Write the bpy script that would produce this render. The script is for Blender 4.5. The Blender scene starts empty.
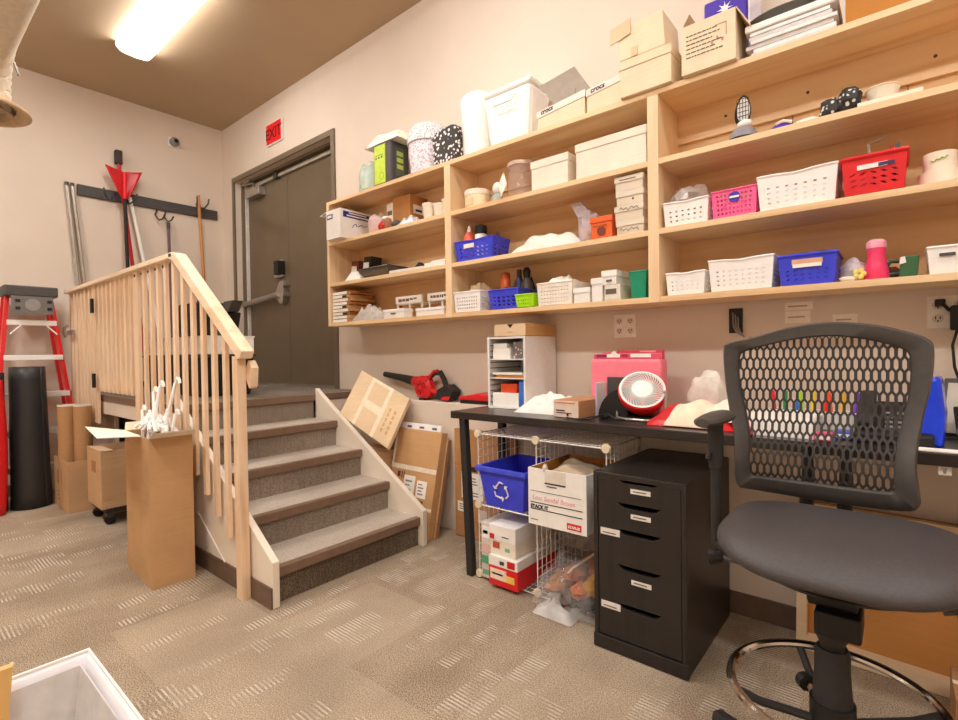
import bpy, bmesh, math, random
from mathutils import Vector, Matrix, noise
random.seed(7)
scn = bpy.context.scene
COL = scn.collection
PI = math.pi

# ------------------------------------------------------------------ materials
def lin(c):
    def f(v):
        v /= 255.0
        return v / 12.92 if v <= 0.04045 else ((v + 0.055) / 1.055) ** 2.4
    if isinstance(c, str):
        c = [int(c[i:i + 2], 16) for i in (0, 2, 4)]
    return (f(c[0]), f(c[1]), f(c[2]), 1)

class NT:
    def __init__(s, name):
        s.m = bpy.data.materials.new(name); s.m.use_nodes = True
        s.t = s.m.node_tree; s.t.nodes.clear()
        s.o = s.t.nodes.new('ShaderNodeOutputMaterial')
    def n(s, typ, **kw):
        nd = s.t.nodes.new(typ)
        for k, v in kw.items():
            if k in nd.inputs: nd.inputs[k].default_value = v
            else: setattr(nd, k, v)
        return nd
    def l(s, a, b): s.t.links.new(a, b)
    def coords(s, scale=(1, 1, 1), rot=(0, 0, 0), which='Object'):
        tc = s.n('ShaderNodeTexCoord'); mp = s.n('ShaderNodeMapping')
        mp.inputs['Scale'].default_value = scale; mp.inputs['Rotation'].default_value = rot
        s.l(tc.outputs[which], mp.inputs['Vector']); return mp.outputs['Vector']
    def ramp(s, fac, stops):
        r = s.n('ShaderNodeValToRGB'); e = r.color_ramp.elements
        while len(e) < len(stops): e.new(0.5)
        for el, (p, c) in zip(e, stops): el.position = p; el.color = c
        s.l(fac, r.inputs['Fac']); return r.outputs['Color']
    def mix(s, fac, a, b, blend='MIX'):
        m = s.n('ShaderNodeMix', data_type='RGBA', blend_type=blend)
        for sock, v in ((m.inputs['Factor'], fac), (m.inputs['A'], a), (m.inputs['B'], b)):
            pass
        ins = {i.identifier: i for i in m.inputs}
        for idn, v in (('Factor_Float', fac), ('A_Color', a), ('B_Color', b)):
            if hasattr(v, 'is_linked'): s.l(v, ins[idn])
            else: ins[idn].default_value = v
        return [o for o in m.outputs if o.identifier == 'Result_Color'][0]
    def bsdf(s, **kw):
        b = s.n('ShaderNodeBsdfPrincipled')
        for k, v in kw.items():
            k = k.replace('_', ' ')
            if hasattr(v, 'is_linked'): s.l(v, b.inputs[k])
            else: b.inputs[k].default_value = v
        s.l(b.outputs[0], s.o.inputs['Surface']); return b
    def bump(s, b, h, strength=.2, dist=.01):
        n = s.n('ShaderNodeBump'); n.inputs['Strength'].default_value = strength; n.inputs['Distance'].default_value = dist
        s.l(h, n.inputs['Height']); s.l(n.outputs[0], b.inputs['Normal'])

def sc(c, k): return (min(1, c[0] * k), min(1, c[1] * k), min(1, c[2] * k), 1)

MATS = {}
def plain(col, rough=.5, metal=0, var=.08, scale=25, bump=0, spec=.4, trans=0):
    key = (col, rough, metal, var, scale, bump, spec, trans)
    if key in MATS: return MATS[key]
    t = NT('surface_%s' % (col if isinstance(col, str) else 'c'))
    c = lin(col); v = t.coords()
    nz = t.n('ShaderNodeTexNoise', Scale=scale, Detail=3.0); t.l(v, nz.inputs['Vector'])
    cc = t.ramp(nz.outputs['Fac'], [(.3, sc(c, 1 - var)), (.7, sc(c, 1 + var))])
    b = t.bsdf(Base_Color=cc, Roughness=rough, Metallic=metal)
    b.inputs['Specular IOR Level'].default_value = spec
    if trans: b.inputs['Transmission Weight'].default_value = trans
    if bump: t.bump(b, nz.outputs['Fac'], bump, .004)
    MATS[key] = t.m; return t.m

def wood(col, dark, axis='x', scale=1.0, rough=.5, var=1.0):
    key = ('w', col, dark, axis, scale, rough)
    if key in MATS: return MATS[key]
    t = NT('wood_' + axis)
    s = {'x': (1.5, 22, 22), 'y': (22, 1.5, 22), 'z': (22, 22, 1.5)}[axis]
    v = t.coords(tuple(a * scale for a in s))
    n1 = t.n('ShaderNodeTexNoise', Scale=1.0, Detail=5.0, Distortion=.6); t.l(v, n1.inputs['Vector'])
    c, d = lin(col), lin(dark)
    base = t.ramp(n1.outputs['Fac'], [(.3, d), (.5, c), (.75, sc(c, 1.08))])
    v2 = t.coords((.9, .9, .9)); n2 = t.n('ShaderNodeTexNoise', Scale=1.6, Detail=2.0); t.l(v2, n2.inputs['Vector'])
    cc = t.mix(t.ramp(n2.outputs['Fac'], [(.35, (0, 0, 0, 1)), (.75, (.3, .3, .3, 1))]), base, d)
    b = t.bsdf(Base_Color=cc, Roughness=rough)
    MATS[key] = t.m; return t.m

def cardboard(col='c39a6b', var=.06):
    key = ('cb', col)
    if key in MATS: return MATS[key]
    t = NT('cardboard'); c = lin(col)
    v = t.coords((1, 1, 1)); n1 = t.n('ShaderNodeTexNoise', Scale=7.0, Detail=6.0); t.l(v, n1.inputs['Vector'])
    v2 = t.coords((4, 4, 160)); n2 = t.n('ShaderNodeTexNoise', Scale=1.0, Detail=2.0); t.l(v2, n2.inputs['Vector'])
    a = t.ramp(n1.outputs['Fac'], [(.3, sc(c, 1 - var)), (.7, sc(c, 1 + var))])
    b_ = t.ramp(n2.outputs['Fac'], [(.3, (.93, .93, .93, 1)), (.7, (1, 1, 1, 1))])
    b = t.bsdf(Base_Color=t.mix(1.0, a, b_, 'MULTIPLY'), Roughness=.75)
    b.inputs['Specular IOR Level'].default_value = .2
    MATS[key] = t.m; return t.m

def glassy(col='e8eef0', alpha=.35, rough=.12):
    key = ('g', col, alpha, rough)
    if key in MATS: return MATS[key]
    t = NT('clear_plastic'); c = lin(col)
    tr = t.n('ShaderNodeBsdfTransparent'); tr.inputs[0].default_value = (.95, .95, .95, 1)
    b = t.n('ShaderNodeBsdfPrincipled'); b.inputs['Base Color'].default_value = c; b.inputs['Roughness'].default_value = rough
    v = t.coords(); nz = t.n('ShaderNodeTexNoise', Scale=14.0, Detail=3.0); t.l(v, nz.inputs['Vector'])
    f = t.ramp(nz.outputs['Fac'], [(.3, (alpha * .8,) * 3 + (1,)), (.7, (min(1, alpha * 1.2),) * 3 + (1,))])
    mx = t.n('ShaderNodeMixShader'); t.l(f, mx.inputs[0]); t.l(tr.outputs[0], mx.inputs[1]); t.l(b.outputs[0], mx.inputs[2])
    t.l(mx.outputs[0], t.o.inputs['Surface']); MATS[key] = t.m; return t.m

def emit(col, strength):
    t = NT('lamp_lens'); e = t.n('ShaderNodeEmission'); e.inputs[0].default_value = col; e.inputs[1].default_value = strength
    t.l(e.outputs[0], t.o.inputs['Surface']); return t.m

def speckle(base, spots, scale=60, thr=.5, soft=.04):
    t = NT('speckled_print'); v = t.coords()
    n = t.n('ShaderNodeTexVoronoi', Scale=scale); t.l(v, n.inputs['Vector'])
    n2 = t.n('ShaderNodeTexNoise', Scale=scale * .7, Detail=2.0); t.l(v, n2.inputs['Vector'])
    cc = t.mix(t.ramp(n.outputs['Distance'], [(thr, (1, 1, 1, 1)), (thr + soft, (0, 0, 0, 1))]), lin(base), lin(spots[0]))
    if len(spots) > 1:
        cc = t.mix(t.ramp(n2.outputs['Fac'], [(.58, (0, 0, 0, 1)), (.64, (1, 1, 1, 1))]), cc, lin(spots[1]))
    t.bsdf(Base_Color=cc, Roughness=.6); return t.m

def wall_mat(col):
    t = NT('wall_paint'); c = lin(col); v = t.coords()
    n = t.n('ShaderNodeTexNoise', Scale=2.5, Detail=3.0); t.l(v, n.inputs['Vector'])
    n2 = t.n('ShaderNodeTexNoise', Scale=180.0, Detail=2.0); t.l(v, n2.inputs['Vector'])
    b = t.bsdf(Base_Color=t.ramp(n.outputs['Fac'], [(.3, sc(c, .97)), (.7, sc(c, 1.02))]), Roughness=.7)
    t.bump(b, n2.outputs['Fac'], .06, .002); return t.m

def carpet_mat(light, mid, dark, tread=False):
    t = NT('carpet'); v = t.coords()
    n1 = t.n('ShaderNodeTexNoise', Scale=210.0, Detail=2.0, Roughness=.9); t.l(v, n1.inputs['Vector'])
    base = t.ramp(n1.outputs['Fac'], [(.36, lin(dark)), (.5, lin(mid)), (.62, lin(light))])
    n2 = t.n('ShaderNodeTexNoise', Scale=1.0, Detail=3.0); t.l(t.coords((3.2, 1.7, 2)), n2.inputs['Vector'])
    base = t.mix(t.ramp(n2.outputs['Fac'], [(.42, (0, 0, 0, 1)), (.62, (.32, .32, .32, 1))]), base, lin(dark))
    if not tread:
        # ribbed patches of the carpet tiles: short stripes along x, banded along y
        w = t.n('ShaderNodeTexWave', Scale=20.0, Distortion=1.2, Detail=2.0, wave_type='BANDS', bands_direction='Y')
        t.l(v, w.inputs['Vector'])
        st = t.ramp(w.outputs['Fac'], [(.45, (0, 0, 0, 1)), (.8, (1, 1, 1, 1))])
        f = None
        for (ca, cb, thr, off) in ((.085, .24, .80, 0), (.06, .34, .84, 3.7), (.5, .5, .62, 9.1)):
            sn = t.n('ShaderNodeVectorMath', operation='SNAP'); sn.inputs[1].default_value = (ca, cb, 10)
            ad = t.n('ShaderNodeVectorMath', operation='ADD'); ad.inputs[1].default_value = (off, off * .37, 0)
            t.l(v, ad.inputs[0]); t.l(ad.outputs[0], sn.inputs[0])
            wn = t.n('ShaderNodeTexWhiteNoise'); t.l(sn.outputs[0], wn.inputs['Vector'])
            mk = t.ramp(wn.outputs['Value'], [(thr, (0, 0, 0, 1)), (thr + .06, (1, 1, 1, 1))])
            if ca > .3: base = t.mix(t.mix(1.0, mk, (.16, .16, .16, 1), 'MULTIPLY'), base, lin(light))
            else: f = mk if f is None else t.mix(1.0, f, mk, 'LIGHTEN')
        n5 = t.n('ShaderNodeTexNoise', Scale=9.0, Detail=3.0); t.l(v, n5.inputs['Vector'])
        f = t.mix(1.0, f, t.ramp(n5.outputs['Fac'], [(.40, (0, 0, 0, 1)), (.60, (.55, .55, .55, 1))]), 'MULTIPLY')
        base = t.mix(t.mix(1.0, f, (.45, .45, .45, 1), 'MULTIPLY'), base, lin(dark))
        base = t.mix(t.mix(1.0, f, t.mix(1.0, st, (.9, .9, .9, 1), 'MULTIPLY'), 'MULTIPLY'), base, lin('f0e6d6'))
    else:
        n3 = t.n('ShaderNodeTexNoise', Scale=1.0, Detail=2.0); t.l(t.coords((90, 90, 8)), n3.inputs['Vector'])
        base = t.mix(t.ramp(n3.outputs['Fac'], [(.45, (0, 0, 0, 1)), (.7, (.35, .35, .35, 1))]), base, lin(dark))
    b = t.bsdf(Base_Color=base, Roughness=.95); b.inputs['Specular IOR Level'].default_value = .1
    t.bump(b, n1.outputs['Fac'], .35, .004); return t.m

# ------------------------------------------------------------------ mesh builder
class MB:
    def __init__(s): s.b = bmesh.new(); s.k = 0
    def v(s, p): return s.b.verts.new(p)
    def f(s, vs):
        try:
            fc = s.b.faces.new(vs); fc.material_index = s.k; return fc
        except ValueError: return None
    def box(s, x0, x1, y0, y1, z0, z1, taper=None, top=True, bottom=True):
        t = taper or (0, 0)
        lo = [(x0 + t[0], y0 + t[1]), (x1 - t[0], y0 + t[1]), (x1 - t[0], y1 - t[1]), (x0 + t[0], y1 - t[1])]
        hi = [(x0, y0), (x1, y0), (x1, y1), (x0, y1)]
        a = [s.v((p[0], p[1], z0)) for p in lo]; b = [s.v((p[0], p[1], z1)) for p in hi]
        if bottom: s.f(a[::-1])
        if top: s.f(b)
        for i in range(4): s.f([a[i], a[(i + 1) % 4], b[(i + 1) % 4], b[i]])
        return s
    def obox(s, o, ux, uy, uz):
        o, ux, uy, uz = map(Vector, (o, ux, uy, uz))
        a = [s.v(o), s.v(o + ux), s.v(o + ux + uy), s.v(o + uy)]
        b = [s.v(o + uz), s.v(o + ux + uz), s.v(o + ux + uy + uz), s.v(o + uy + uz)]
        s.f(a[::-1]); s.f(b)
        for i in range(4): s.f([a[i], a[(i + 1) % 4], b[(i + 1) % 4], b[i]])
        return s
    def quad(s, *ps): s.f([s.v(p) for p in ps]); return s
    def prism(s, pts, d):
        d = Vector(d); a = [s.v(p) for p in pts]; b = [s.v(Vector(p) + d) for p in pts]
        s.f(a[::-1]); s.f(b); n = len(pts)
        for i in range(n): s.f([a[i], a[(i + 1) % n], b[(i + 1) % n], b[i]])
        return s
    def tube(s, path, r, seg=8, cap=True, closed=False):
        P = [Vector(p) for p in path]; n = len(P)
        rr = r if isinstance(r, (list, tuple)) else [r] * n
        rings = []; up = None
        for i, p in enumerate(P):
            if closed: d = P[(i + 1) % n] - P[i - 1]
            else: d = P[min(i + 1, n - 1)] - P[max(i - 1, 0)]
            if d.length < 1e-9: d = Vector((0, 0, 1))
            d.normalize()
            if up is None:
                up = Vector((0, 0, 1)) if abs(d.z) < .9 else Vector((1, 0, 0))
            e = d.cross(up)
            if e.length < 1e-4: e = d.cross(Vector((1, 0.3, 0)))
            e.normalize(); g = e.cross(d); up = g
            rings.append([s.v(p + (e * math.cos(2 * PI * k / seg) + g * math.sin(2 * PI * k / seg)) * rr[i]) for k in range(seg)])
        m = n if closed else n - 1
        for i in range(m):
            A, B = rings[i], rings[(i + 1) % n]
            for k in range(seg): s.f([A[k], A[(k + 1) % seg], B[(k + 1) % seg], B[k]])
        if cap and not closed: s.f(rings[0][::-1]); s.f(rings[-1])
        return s
    def lathe(s, prof, c=(0, 0, 0), seg=24, axis='z', cap=True, sx=1, sy=1):
        rings = []
        for r, h in prof:
            ring = []
            for k in range(seg):
                a = 2 * PI * k / seg; u, w = r * math.cos(a) * sx, r * math.sin(a) * sy
                p = {'z': (u, w, h), 'x': (h, u, w), 'y': (w, h, u)}[axis]
                ring.append(s.v((c[0] + p[0], c[1] + p[1], c[2] + p[2])))
            rings.append(ring)
        for i in range(len(rings) - 1):
            A, B = rings[i], rings[i + 1]
            for k in range(seg): s.f([A[k], A[(k + 1) % seg], B[(k + 1) % seg], B[k]])
        if cap: s.f(rings[0][::-1]); s.f(rings[-1])
        return s
    def grid(s, fn, nu, nv, closed_u=False):
        g = [[s.v(fn(i / (nu if closed_u else nu - 1), j / (nv - 1))) for i in range(nu)] for j in range(nv)]
        for j in range(nv - 1):
            for i in range(nu if closed_u else nu - 1):
                s.f([g[j][i], g[j][(i + 1) % nu], g[j + 1][(i + 1) % nu], g[j + 1][i]])
        return s
    def plate(s, fn, nu, nv, hole=.5, mu=.1, mv=.15, mv2=None, skew=0, skip=lambda i, j: False):
        # a sheet fn(u,v) pierced by an nu x nv grid of holes inside the margins
        mv2 = mv if mv2 is None else mv2
        us = [0] + [mu + (1 - 2 * mu) * i / nu for i in range(nu + 1)] + [1]
        vs = [0] + [mv + (1 - mv - mv2) * j / nv for j in range(nv + 1)] + [1]
        V = [[s.v(fn(u, w)) for u in us] for w in vs]
        for j in range(len(vs) - 1):
            for i in range(len(us) - 1):
                q = [V[j][i], V[j][i + 1], V[j + 1][i + 1], V[j + 1][i]]
                if 0 < i <= nu and 0 < j <= nv and not skip(i - 1, j - 1):
                    uc, vc = (us[i] + us[i + 1]) / 2, (vs[j] + vs[j + 1]) / 2
                    du, dv = (us[i + 1] - us[i]) / 2 * hole, (vs[j + 1] - vs[j]) / 2 * hole
                    sk = du * skew * (1 if i <= nu / 2 else -1)
                    inn = [s.v(fn(uc - du - sk, vc - dv)), s.v(fn(uc + du - sk, vc - dv)), s.v(fn(uc + du + sk, vc + dv)), s.v(fn(uc - du + sk, vc + dv))]
                    for k in range(4): s.f([q[k], q[(k + 1) % 4], inn[(k + 1) % 4], inn[k]])
                else: s.f(q)
        return s
    def blob(s, c, r, seg=14, rings=8, amp=.15, freq=3, seed=0, flat=0.0):
        c = Vector(c); off = Vector((seed * 3.1, seed * 1.7, seed * 2.3))
        def P(a, b):
            th = PI * b; ph = 2 * PI * a
            d = Vector((math.sin(th) * math.cos(ph), math.sin(th) * math.sin(ph), math.cos(th)))
            k = 1 + amp * noise.noise(d * freq + off)
            p = Vector((d.x * r[0] * k, d.y * r[1] * k, d.z * r[2] * k))
            if p.z < -r[2] * (1 - flat): p.z = -r[2] * (1 - flat)
            return c + p
        s.grid(lambda a, b: P(a, min(max(b, .001), .999)), seg, rings, True); return s
    def heap(s, x0, x1, y0, y1, z, h, n=18, amp=.35, freq=6, seed=0, p=.6):
        off = Vector((seed * 5.3, seed * 2.9, 0))
        def P(a, b):
            x, y = x0 + (x1 - x0) * a, y0 + (y1 - y0) * b
            e = max(0, (1 - abs(2 * a - 1) ** 2.2) * (1 - abs(2 * b - 1) ** 2.2)) ** p
            k = 1 + amp * (noise.noise(Vector((a * freq, b * freq, 0)) + off) * 1.4)
            return (x, y, z + max(.0, h * e * k))
        s.grid(P, n, n)
        s.quad((x0, y0, z), (x0, y1, z), (x1, y1, z), (x1, y0, z)); return s
    def done(s, name, mat, parent=None, smooth=False, bev=0, solid=0, subsurf=0, local=False, sharp=35):
        bmesh.ops.remove_doubles(s.b, verts=s.b.verts, dist=1e-6)
        bmesh.ops.recalc_face_normals(s.b, faces=s.b.faces)
        org = Vector((0, 0, 0)); q = parent
        while q is not None: org += q.location; q = q.parent
        if local: org = Vector((0, 0, 0))
        if org.length: bmesh.ops.translate(s.b, vec=-org, verts=s.b.verts)
        me = bpy.data.meshes.new(name); s.b.to_mesh(me); s.b.free()
        for m in (mat if isinstance(mat, (list, tuple)) else [mat]): me.materials.append(m)
        if smooth:
            me.polygons.foreach_set('use_smooth', [True] * len(me.polygons))
            me.set_sharp_from_angle(angle=math.radians(sharp))
        o = bpy.data.objects.new(name, me); COL.objects.link(o)
        if parent is not None: o.parent = parent
        if solid: md = o.modifiers.new('Solidify', 'SOLIDIFY'); md.thickness = solid; md.offset = 0
        if bev:
            md = o.modifiers.new('Bevel', 'BEVEL'); md.width = bev; md.segments = 2; md.limit_method = 'ANGLE'
        if subsurf: md = o.modifiers.new('Subdivision', 'SUBSURF'); md.levels = md.render_levels = subsurf
        return o

def B(*a, **k): return MB().box(*a, **k)

def tag(o, label, cat, group=None):
    o['label'] = label; o['category'] = cat
    if group: o['group'] = group
    return o
def thing(name, label, cat, loc=(0, 0, 0), group=None, rz=0):
    o = bpy.data.objects.new(name, None); COL.objects.link(o); o.location = loc; o.rotation_euler = (0, 0, rz)
    o.empty_display_size = .05
    return tag(o, label, cat, group)
def struct(o): o['kind'] = 'structure'; return o

def text(name, s, mat, parent, loc, size, face='-y', align='LEFT', shear=0, ext=.0006, tilt=0, bold=0, local=False):
    cu = bpy.data.curves.new(name, 'FONT'); cu.body = s; cu.size = size; cu.extrude = ext; cu.align_x = align; cu.shear = shear
    if bold: cu.offset = bold
    tmp = bpy.data.objects.new('tmp_text', cu); COL.objects.link(tmp)
    dg = bpy.context.evaluated_depsgraph_get(); me = bpy.data.meshes.new_from_object(tmp.evaluated_get(dg))
    bpy.data.objects.remove(tmp); me.name = name; me.materials.clear(); me.materials.append(mat)
    if face == '-y': R = Matrix.Rotation(PI / 2, 4, 'X')
    elif face == '+x': R = Matrix.Rotation(PI / 2, 4, 'Z') @ Matrix.Rotation(PI / 2, 4, 'X')
    elif face == '-x': R = Matrix.Rotation(-PI / 2, 4, 'Z') @ Matrix.Rotation(PI / 2, 4, 'X')
    else: R = face
    org = Vector((0, 0, 0)); q = parent
    while q is not None and not local: org += q.location; q = q.parent
    me.transform(Matrix.Translation(Vector(loc) - org) @ R @ Matrix.Rotation(tilt, 4, 'Z'))
    o = bpy.data.objects.new(name, me); COL.objects.link(o); o.parent = parent
    return o

# ------------------------------------------------------------------ palette
M_WALL = wall_mat('dccdbd'); M_CEIL = wall_mat('b9a184')  # ceiling tan includes the shade of getting bounced light only
M_CARPET = carpet_mat('cdbda7', 'a08d77', '665643')
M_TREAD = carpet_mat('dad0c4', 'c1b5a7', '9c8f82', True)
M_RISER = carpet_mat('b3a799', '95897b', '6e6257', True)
M_BROWN = plain('6b5647', .5); M_NOSE = plain('7c6452', .45)
M_SHELF = wood('eacb9f', 'daaf7d', 'x', .6); M_SHELFZ = wood('ecd0a8', 'dcb688', 'z', .6)
M_BACK = wood('e0ba89', 'cd9f6b', 'x', .5)
M_RAIL = wood('ecd0b0', 'dcb38b', 'z', .8); M_RAILX = wood('f3ddc0', 'e6c7a2', 'x', .8)
M_DOOR = plain('6d5e4a', .28, .1, .05, 6); M_FRAME = plain('766753', .4, .1, .05, 6)
M_STEEL = plain('b9b4ac', .3, .85); M_CHROME = plain('cfcac4', .12, 1.0); M_DSTEEL = plain('5c5a58', .35, .7)
M_BLACK = plain('1c1a19', .5, 0, .15); M_BLACKG = plain('201e1d', .3, 0, .1); M_BLK2 = plain('2b2827', .6, 0, .15, 40, .15)
M_DESK = wood('2b2421', '1f1a18', 'x', .8, .28); M_CAB = wood('2a2421', '1e1917', 'z', .8, .35)
M_WHITE = plain('efebe5', .5, 0, .03); M_WHITEG = plain('f4f2ee', .3, 0, .03); M_PAPER = plain('f3efe8', .8, 0, .04)
M_CB = cardboard('c9a37b'); M_CBL = cardboard('dfc4a0'); M_CBW = cardboard('ead7b8'); M_CBD = cardboard('a57b54'); M_CBO = cardboard('c0823f')
M_CREAM = cardboard('f2e8d6')
M_RED = plain('c81f22', .35, 0, .06); M_REDB = plain('e0242a', .4, 0, .05)
M_INK = plain('2a2624', .7, 0, .02); M_GREYINK = plain('6d6259', .8); M_PINKINK = plain('e2a1a8', .8); M_REDINK = plain('cf2c2c', .6)
M_BLUE = plain('3f47dc', .35, 0, .08); M_LIME = plain('a8e61a', .4, 0, .05); M_GREEN = plain('17906a', .45); M_PINK = plain('f4639a', .45)
M_ORANGE = plain('e8662b', .6); M_PURPLE = plain('4a2fae', .5); M_CLEAR = glassy(); M_CLEARW = glassy('f6f4f0', .6, .2)
M_GREY = plain('8f8a85', .6); M_DGREY = plain('4a4644', .55)
# ================================================================== room shell
XL, XR, YB, YF, ZC = -5.86, 2.4, 2.58, -2.7, 3.70
struct(B(XL, XR, YF, YB, -.1, 0).done('floor', M_CARPET))
struct(B(XL - .2, XR + .2, YF - .2, YB + .2, ZC, ZC + .1).done('ceiling', M_CEIL))
struct(B(XL - .2, XL, YF, YB + .2, -.1, ZC).done('wall_left', M_WALL))
struct(B(XR, XR + .2, YF, YB + .2, -.1, ZC).done('wall_right', M_WALL))
struct(B(XL - .2, XR + .2, YF - .2, YF, -.1, ZC).done('wall_front', M_WALL))
DX0, DX1, DZ0, DZ1 = -5.56, -3.76, .88, 3.055
b = MB(); b.box(XL, DX0, YB, YB + .2, -.1, ZC); b.box(DX1, XR, YB, YB + .2, -.1, ZC)
b.box(DX0, DX1, YB, YB + .2, DZ1, ZC); b.box(DX0, DX1, YB, YB + .2, -.1, DZ0)
struct(b.done('wall_rear', M_WALL))
struct(B(-3.38, XR, 2.45, YB, 0, .845).done('wall_low', M_WALL, bev=.004))
struct(B(-2.0, XR, 2.438, 2.45, 0, .098).done('baseboard_rear', M_BROWN, bev=.003))
struct(B(XL, XL + .012, YF, .9, 0, .098).done('baseboard_left', M_BROWN))

# ------------------------------------------------------------------ door
d = bpy.data.objects.new('door_1', None); COL.objects.link(d); d.location = (-4.66, 2.62, .88); struct(d)
fy0 = 2.563
b = MB(); b.box(DX0 - .05, DX0, fy0, 2.76, DZ0, DZ1 + .05); b.box(DX1, DX1 + .05, fy0, 2.76, DZ0, DZ1 + .05)
b.box(DX0, DX1, fy0, 2.76, DZ1, DZ1 + .05)
b.box(DX0, DX0 + .018, 2.64, 2.70, DZ0, DZ1); b.box(DX1 - .018, DX1, 2.64, 2.70, DZ0, DZ1); b.box(DX0, DX1, 2.64, 2.70, DZ1 - .02, DZ1)
b.done('door_frame', M_FRAME, d, bev=.002)
xm = -4.70
lf = B(DX0 + .02, xm - .002, 2.70, 2.745, DZ0 + .012, DZ1 - .02).done('door_leaf', M_DOOR, d, bev=.002)
rf = B(xm + .002, DX1 - .02, 2.70, 2.745, DZ0 + .012, DZ1 - .02).done('door_leaf', M_DOOR, d, bev=.002)
B(DX0 + .022, DX0 + .05, 2.672, 2.70, DZ0, DZ1 - .02).done('weatherstrip', plain('d9d2c8', .5), d)
B(DX0 + .05, DX1 - .02, 2.674, 2.70, DZ1 - .075, DZ1 - .045).done('weatherstrip', plain('a89d8e', .45), d)
b = MB(); b.box(-4.90, -4.83, 2.655, 2.70, DZ1 - .085, DZ1 - .03); b.done('strike_plate', M_DSTEEL, d)
b = MB(); b.box(-5.44, -5.14, 2.625, 2.70, DZ1 - .19, DZ1 - .105); cl = b.done('door_closer', M_STEEL, d, bev=.004)
b = MB(); b.tube([(-5.28, 2.645, DZ1 - .10), (-5.28, 2.645, DZ1 - .05), (-5.50, 2.615, DZ1 - .035), (-5.30, 2.61, DZ1 - .02)], .011, 6)
b.done('closer_arm', M_STEEL, cl)
b = MB(); b.tube([(-5.52, 2.63, 1.735), (-4.80, 2.63, 1.785)], .026, 10); b.tube([(-5.515, 2.70, 1.735), (-5.515, 2.615, 1.735)], .03, 8)
pb = b.done('push_bar', M_STEEL, d, smooth=True)
b = MB(); b.prism([(-4.88, 2.70, 1.81), (-4.80, 2.70, 1.92), (-4.75, 2.70, 1.92), (-4.73, 2.70, 1.84), (-4.73, 2.70, 1.78), (-4.75, 2.70, 1.69), (-4.79, 2.70, 1.69), (-4.88, 2.70, 1.76)], (0, -.055, 0))
b.box(-4.72, -4.69, 2.62, 2.70, 1.76, 1.80); b.box(-4.72, -4.69, 2.62, 2.70, 1.86, 1.89)
b.done('latch_case', M_STEEL, d, bev=.006)
b = MB(); b.box(-4.93, -4.78, 2.66, 2.70, 1.96, 2.14); lk = b.done('lock_plate', M_STEEL, d, bev=.01)
B(-4.86, -4.775, 2.62, 2.70, 1.985, 2.125).done('lock_cover', M_BLACK, lk, bev=.006)
B(-3.93, -3.87, 2.695, 2.70, 2.08, 2.15).done('door_sticker', plain('e9b9a0', .7), d)
B(DX0, DX1, 2.565, 2.75, .872, .892).done('threshold', M_STEEL, d)

s = thing('exit_sign', 'small red EXIT sign on the wall above the double door', 'sign', (-4.69, 2.58, 3.25))
B(-4.835, -4.545, 2.56, 2.58, 3.24, 3.45).done('sign_frame', M_WHITE, s, bev=.003)
t = NT('lit_sign_red'); bb = t.bsdf(Base_Color=lin('c4161c'), Roughness=.4); bb.inputs['Emission Color'].default_value = lin('e01018'); bb.inputs['Emission Strength'].default_value = .35
B(-4.825, -4.555, 2.556, 2.56, 3.25, 3.44).done('sign_face', t.m, s)
text('lettering', 'EXIT', plain('5a0d0d', .5), s, (-4.69, 2.5555, 3.295), .145, align='CENTER', bold=.002)

# ------------------------------------------------------------------ lights
def light(x0, x1, y0, y1, label, lens=None):
    s = thing('ceiling_light', label, 'light', ((x0 + x1) / 2, (y0 + y1) / 2, 3.60), 'fluorescent ceiling lights')
    B(x0 + .01, x1 - .01, y0 + .02, y1 - .02, 3.665, 3.70).done('housing', M_WHITE, s)
    n = 9
    prof = [(y0 + (y1 - y0) * i / n, 3.66 - .042 * math.sin(PI * i / n) ** .3) for i in range(n + 1)]
    MB().prism([(x0 + .02, y, z) for y, z in prof] + [(x0 + .02, y1, 3.667), (x0 + .02, y0, 3.667)], (x1 - x0 - .04, 0, 0)).done('lens', lens or M_LENS, s)
    for xx in (x0, x1 - .02):
        MB().prism([(xx, y, z - .004) for y, z in prof] + [(xx, y1, 3.69), (xx, y0, 3.69)], (.02, 0, 0)).done('end_cap', M_WHITE, s)
M_LENS = emit((1.0, .965, .925, 1), 25.0); M_LENSB = emit((1.0, .965, .925, 1), 58.0)
light(-4.80, -3.56, 1.30, 1.55, 'glowing wraparound light on the ceiling over the landing, nearest the corner')
light(-2.35, -1.11, 1.30, 1.55, 'ceiling light over the foot of the stairs')
light(.10, 1.34, 1.30, 1.55, 'ceiling light over the desk chair')
light(-4.80, -3.56, -.72, -.47, 'ceiling light over the open carpet far from the shelves', M_LENSB)
light(-2.35, -1.11, -.72, -.47, 'ceiling light over the open carpet near the waste bin', M_LENSB)
light(.10, 1.34, -.72, -.47, 'ceiling light at the open end of the room', M_LENSB)

# ------------------------------------------------------------------ duct
t = NT('spiral_duct'); v = t.coords(); w = t.n('ShaderNodeTexNoise', Scale=30.0); t.l(v, w.inputs['Vector'])
bd = t.bsdf(Base_Color=t.ramp(w.outputs['Fac'], [(.3, lin('e3d3bb')), (.7, lin('efe3cf'))]), Roughness=.5); M_DUCT = t.m
s = thing('ceiling_duct', 'cream ribbed air duct with round diffuser hanging below the ceiling', 'duct', (-4.2, .47, 2.6))
c = Vector((-4.2, .42, 0)); R = .165
path = [(c.x, c.y, 2.70), (c.x, c.y, 2.80), (c.x + .04, c.y, 2.90), (c.x + .12, c.y, 2.98), (c.x + .24, c.y, 3.02), (-2.75, c.y, 3.02), (-2.62, c.y, 3.05), (-2.53, c.y, 3.13), (-2.5, c.y, 3.25), (-2.5, c.y, 3.699)]  # unseen far end turned up early to keep its shadow off the shelves
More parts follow.
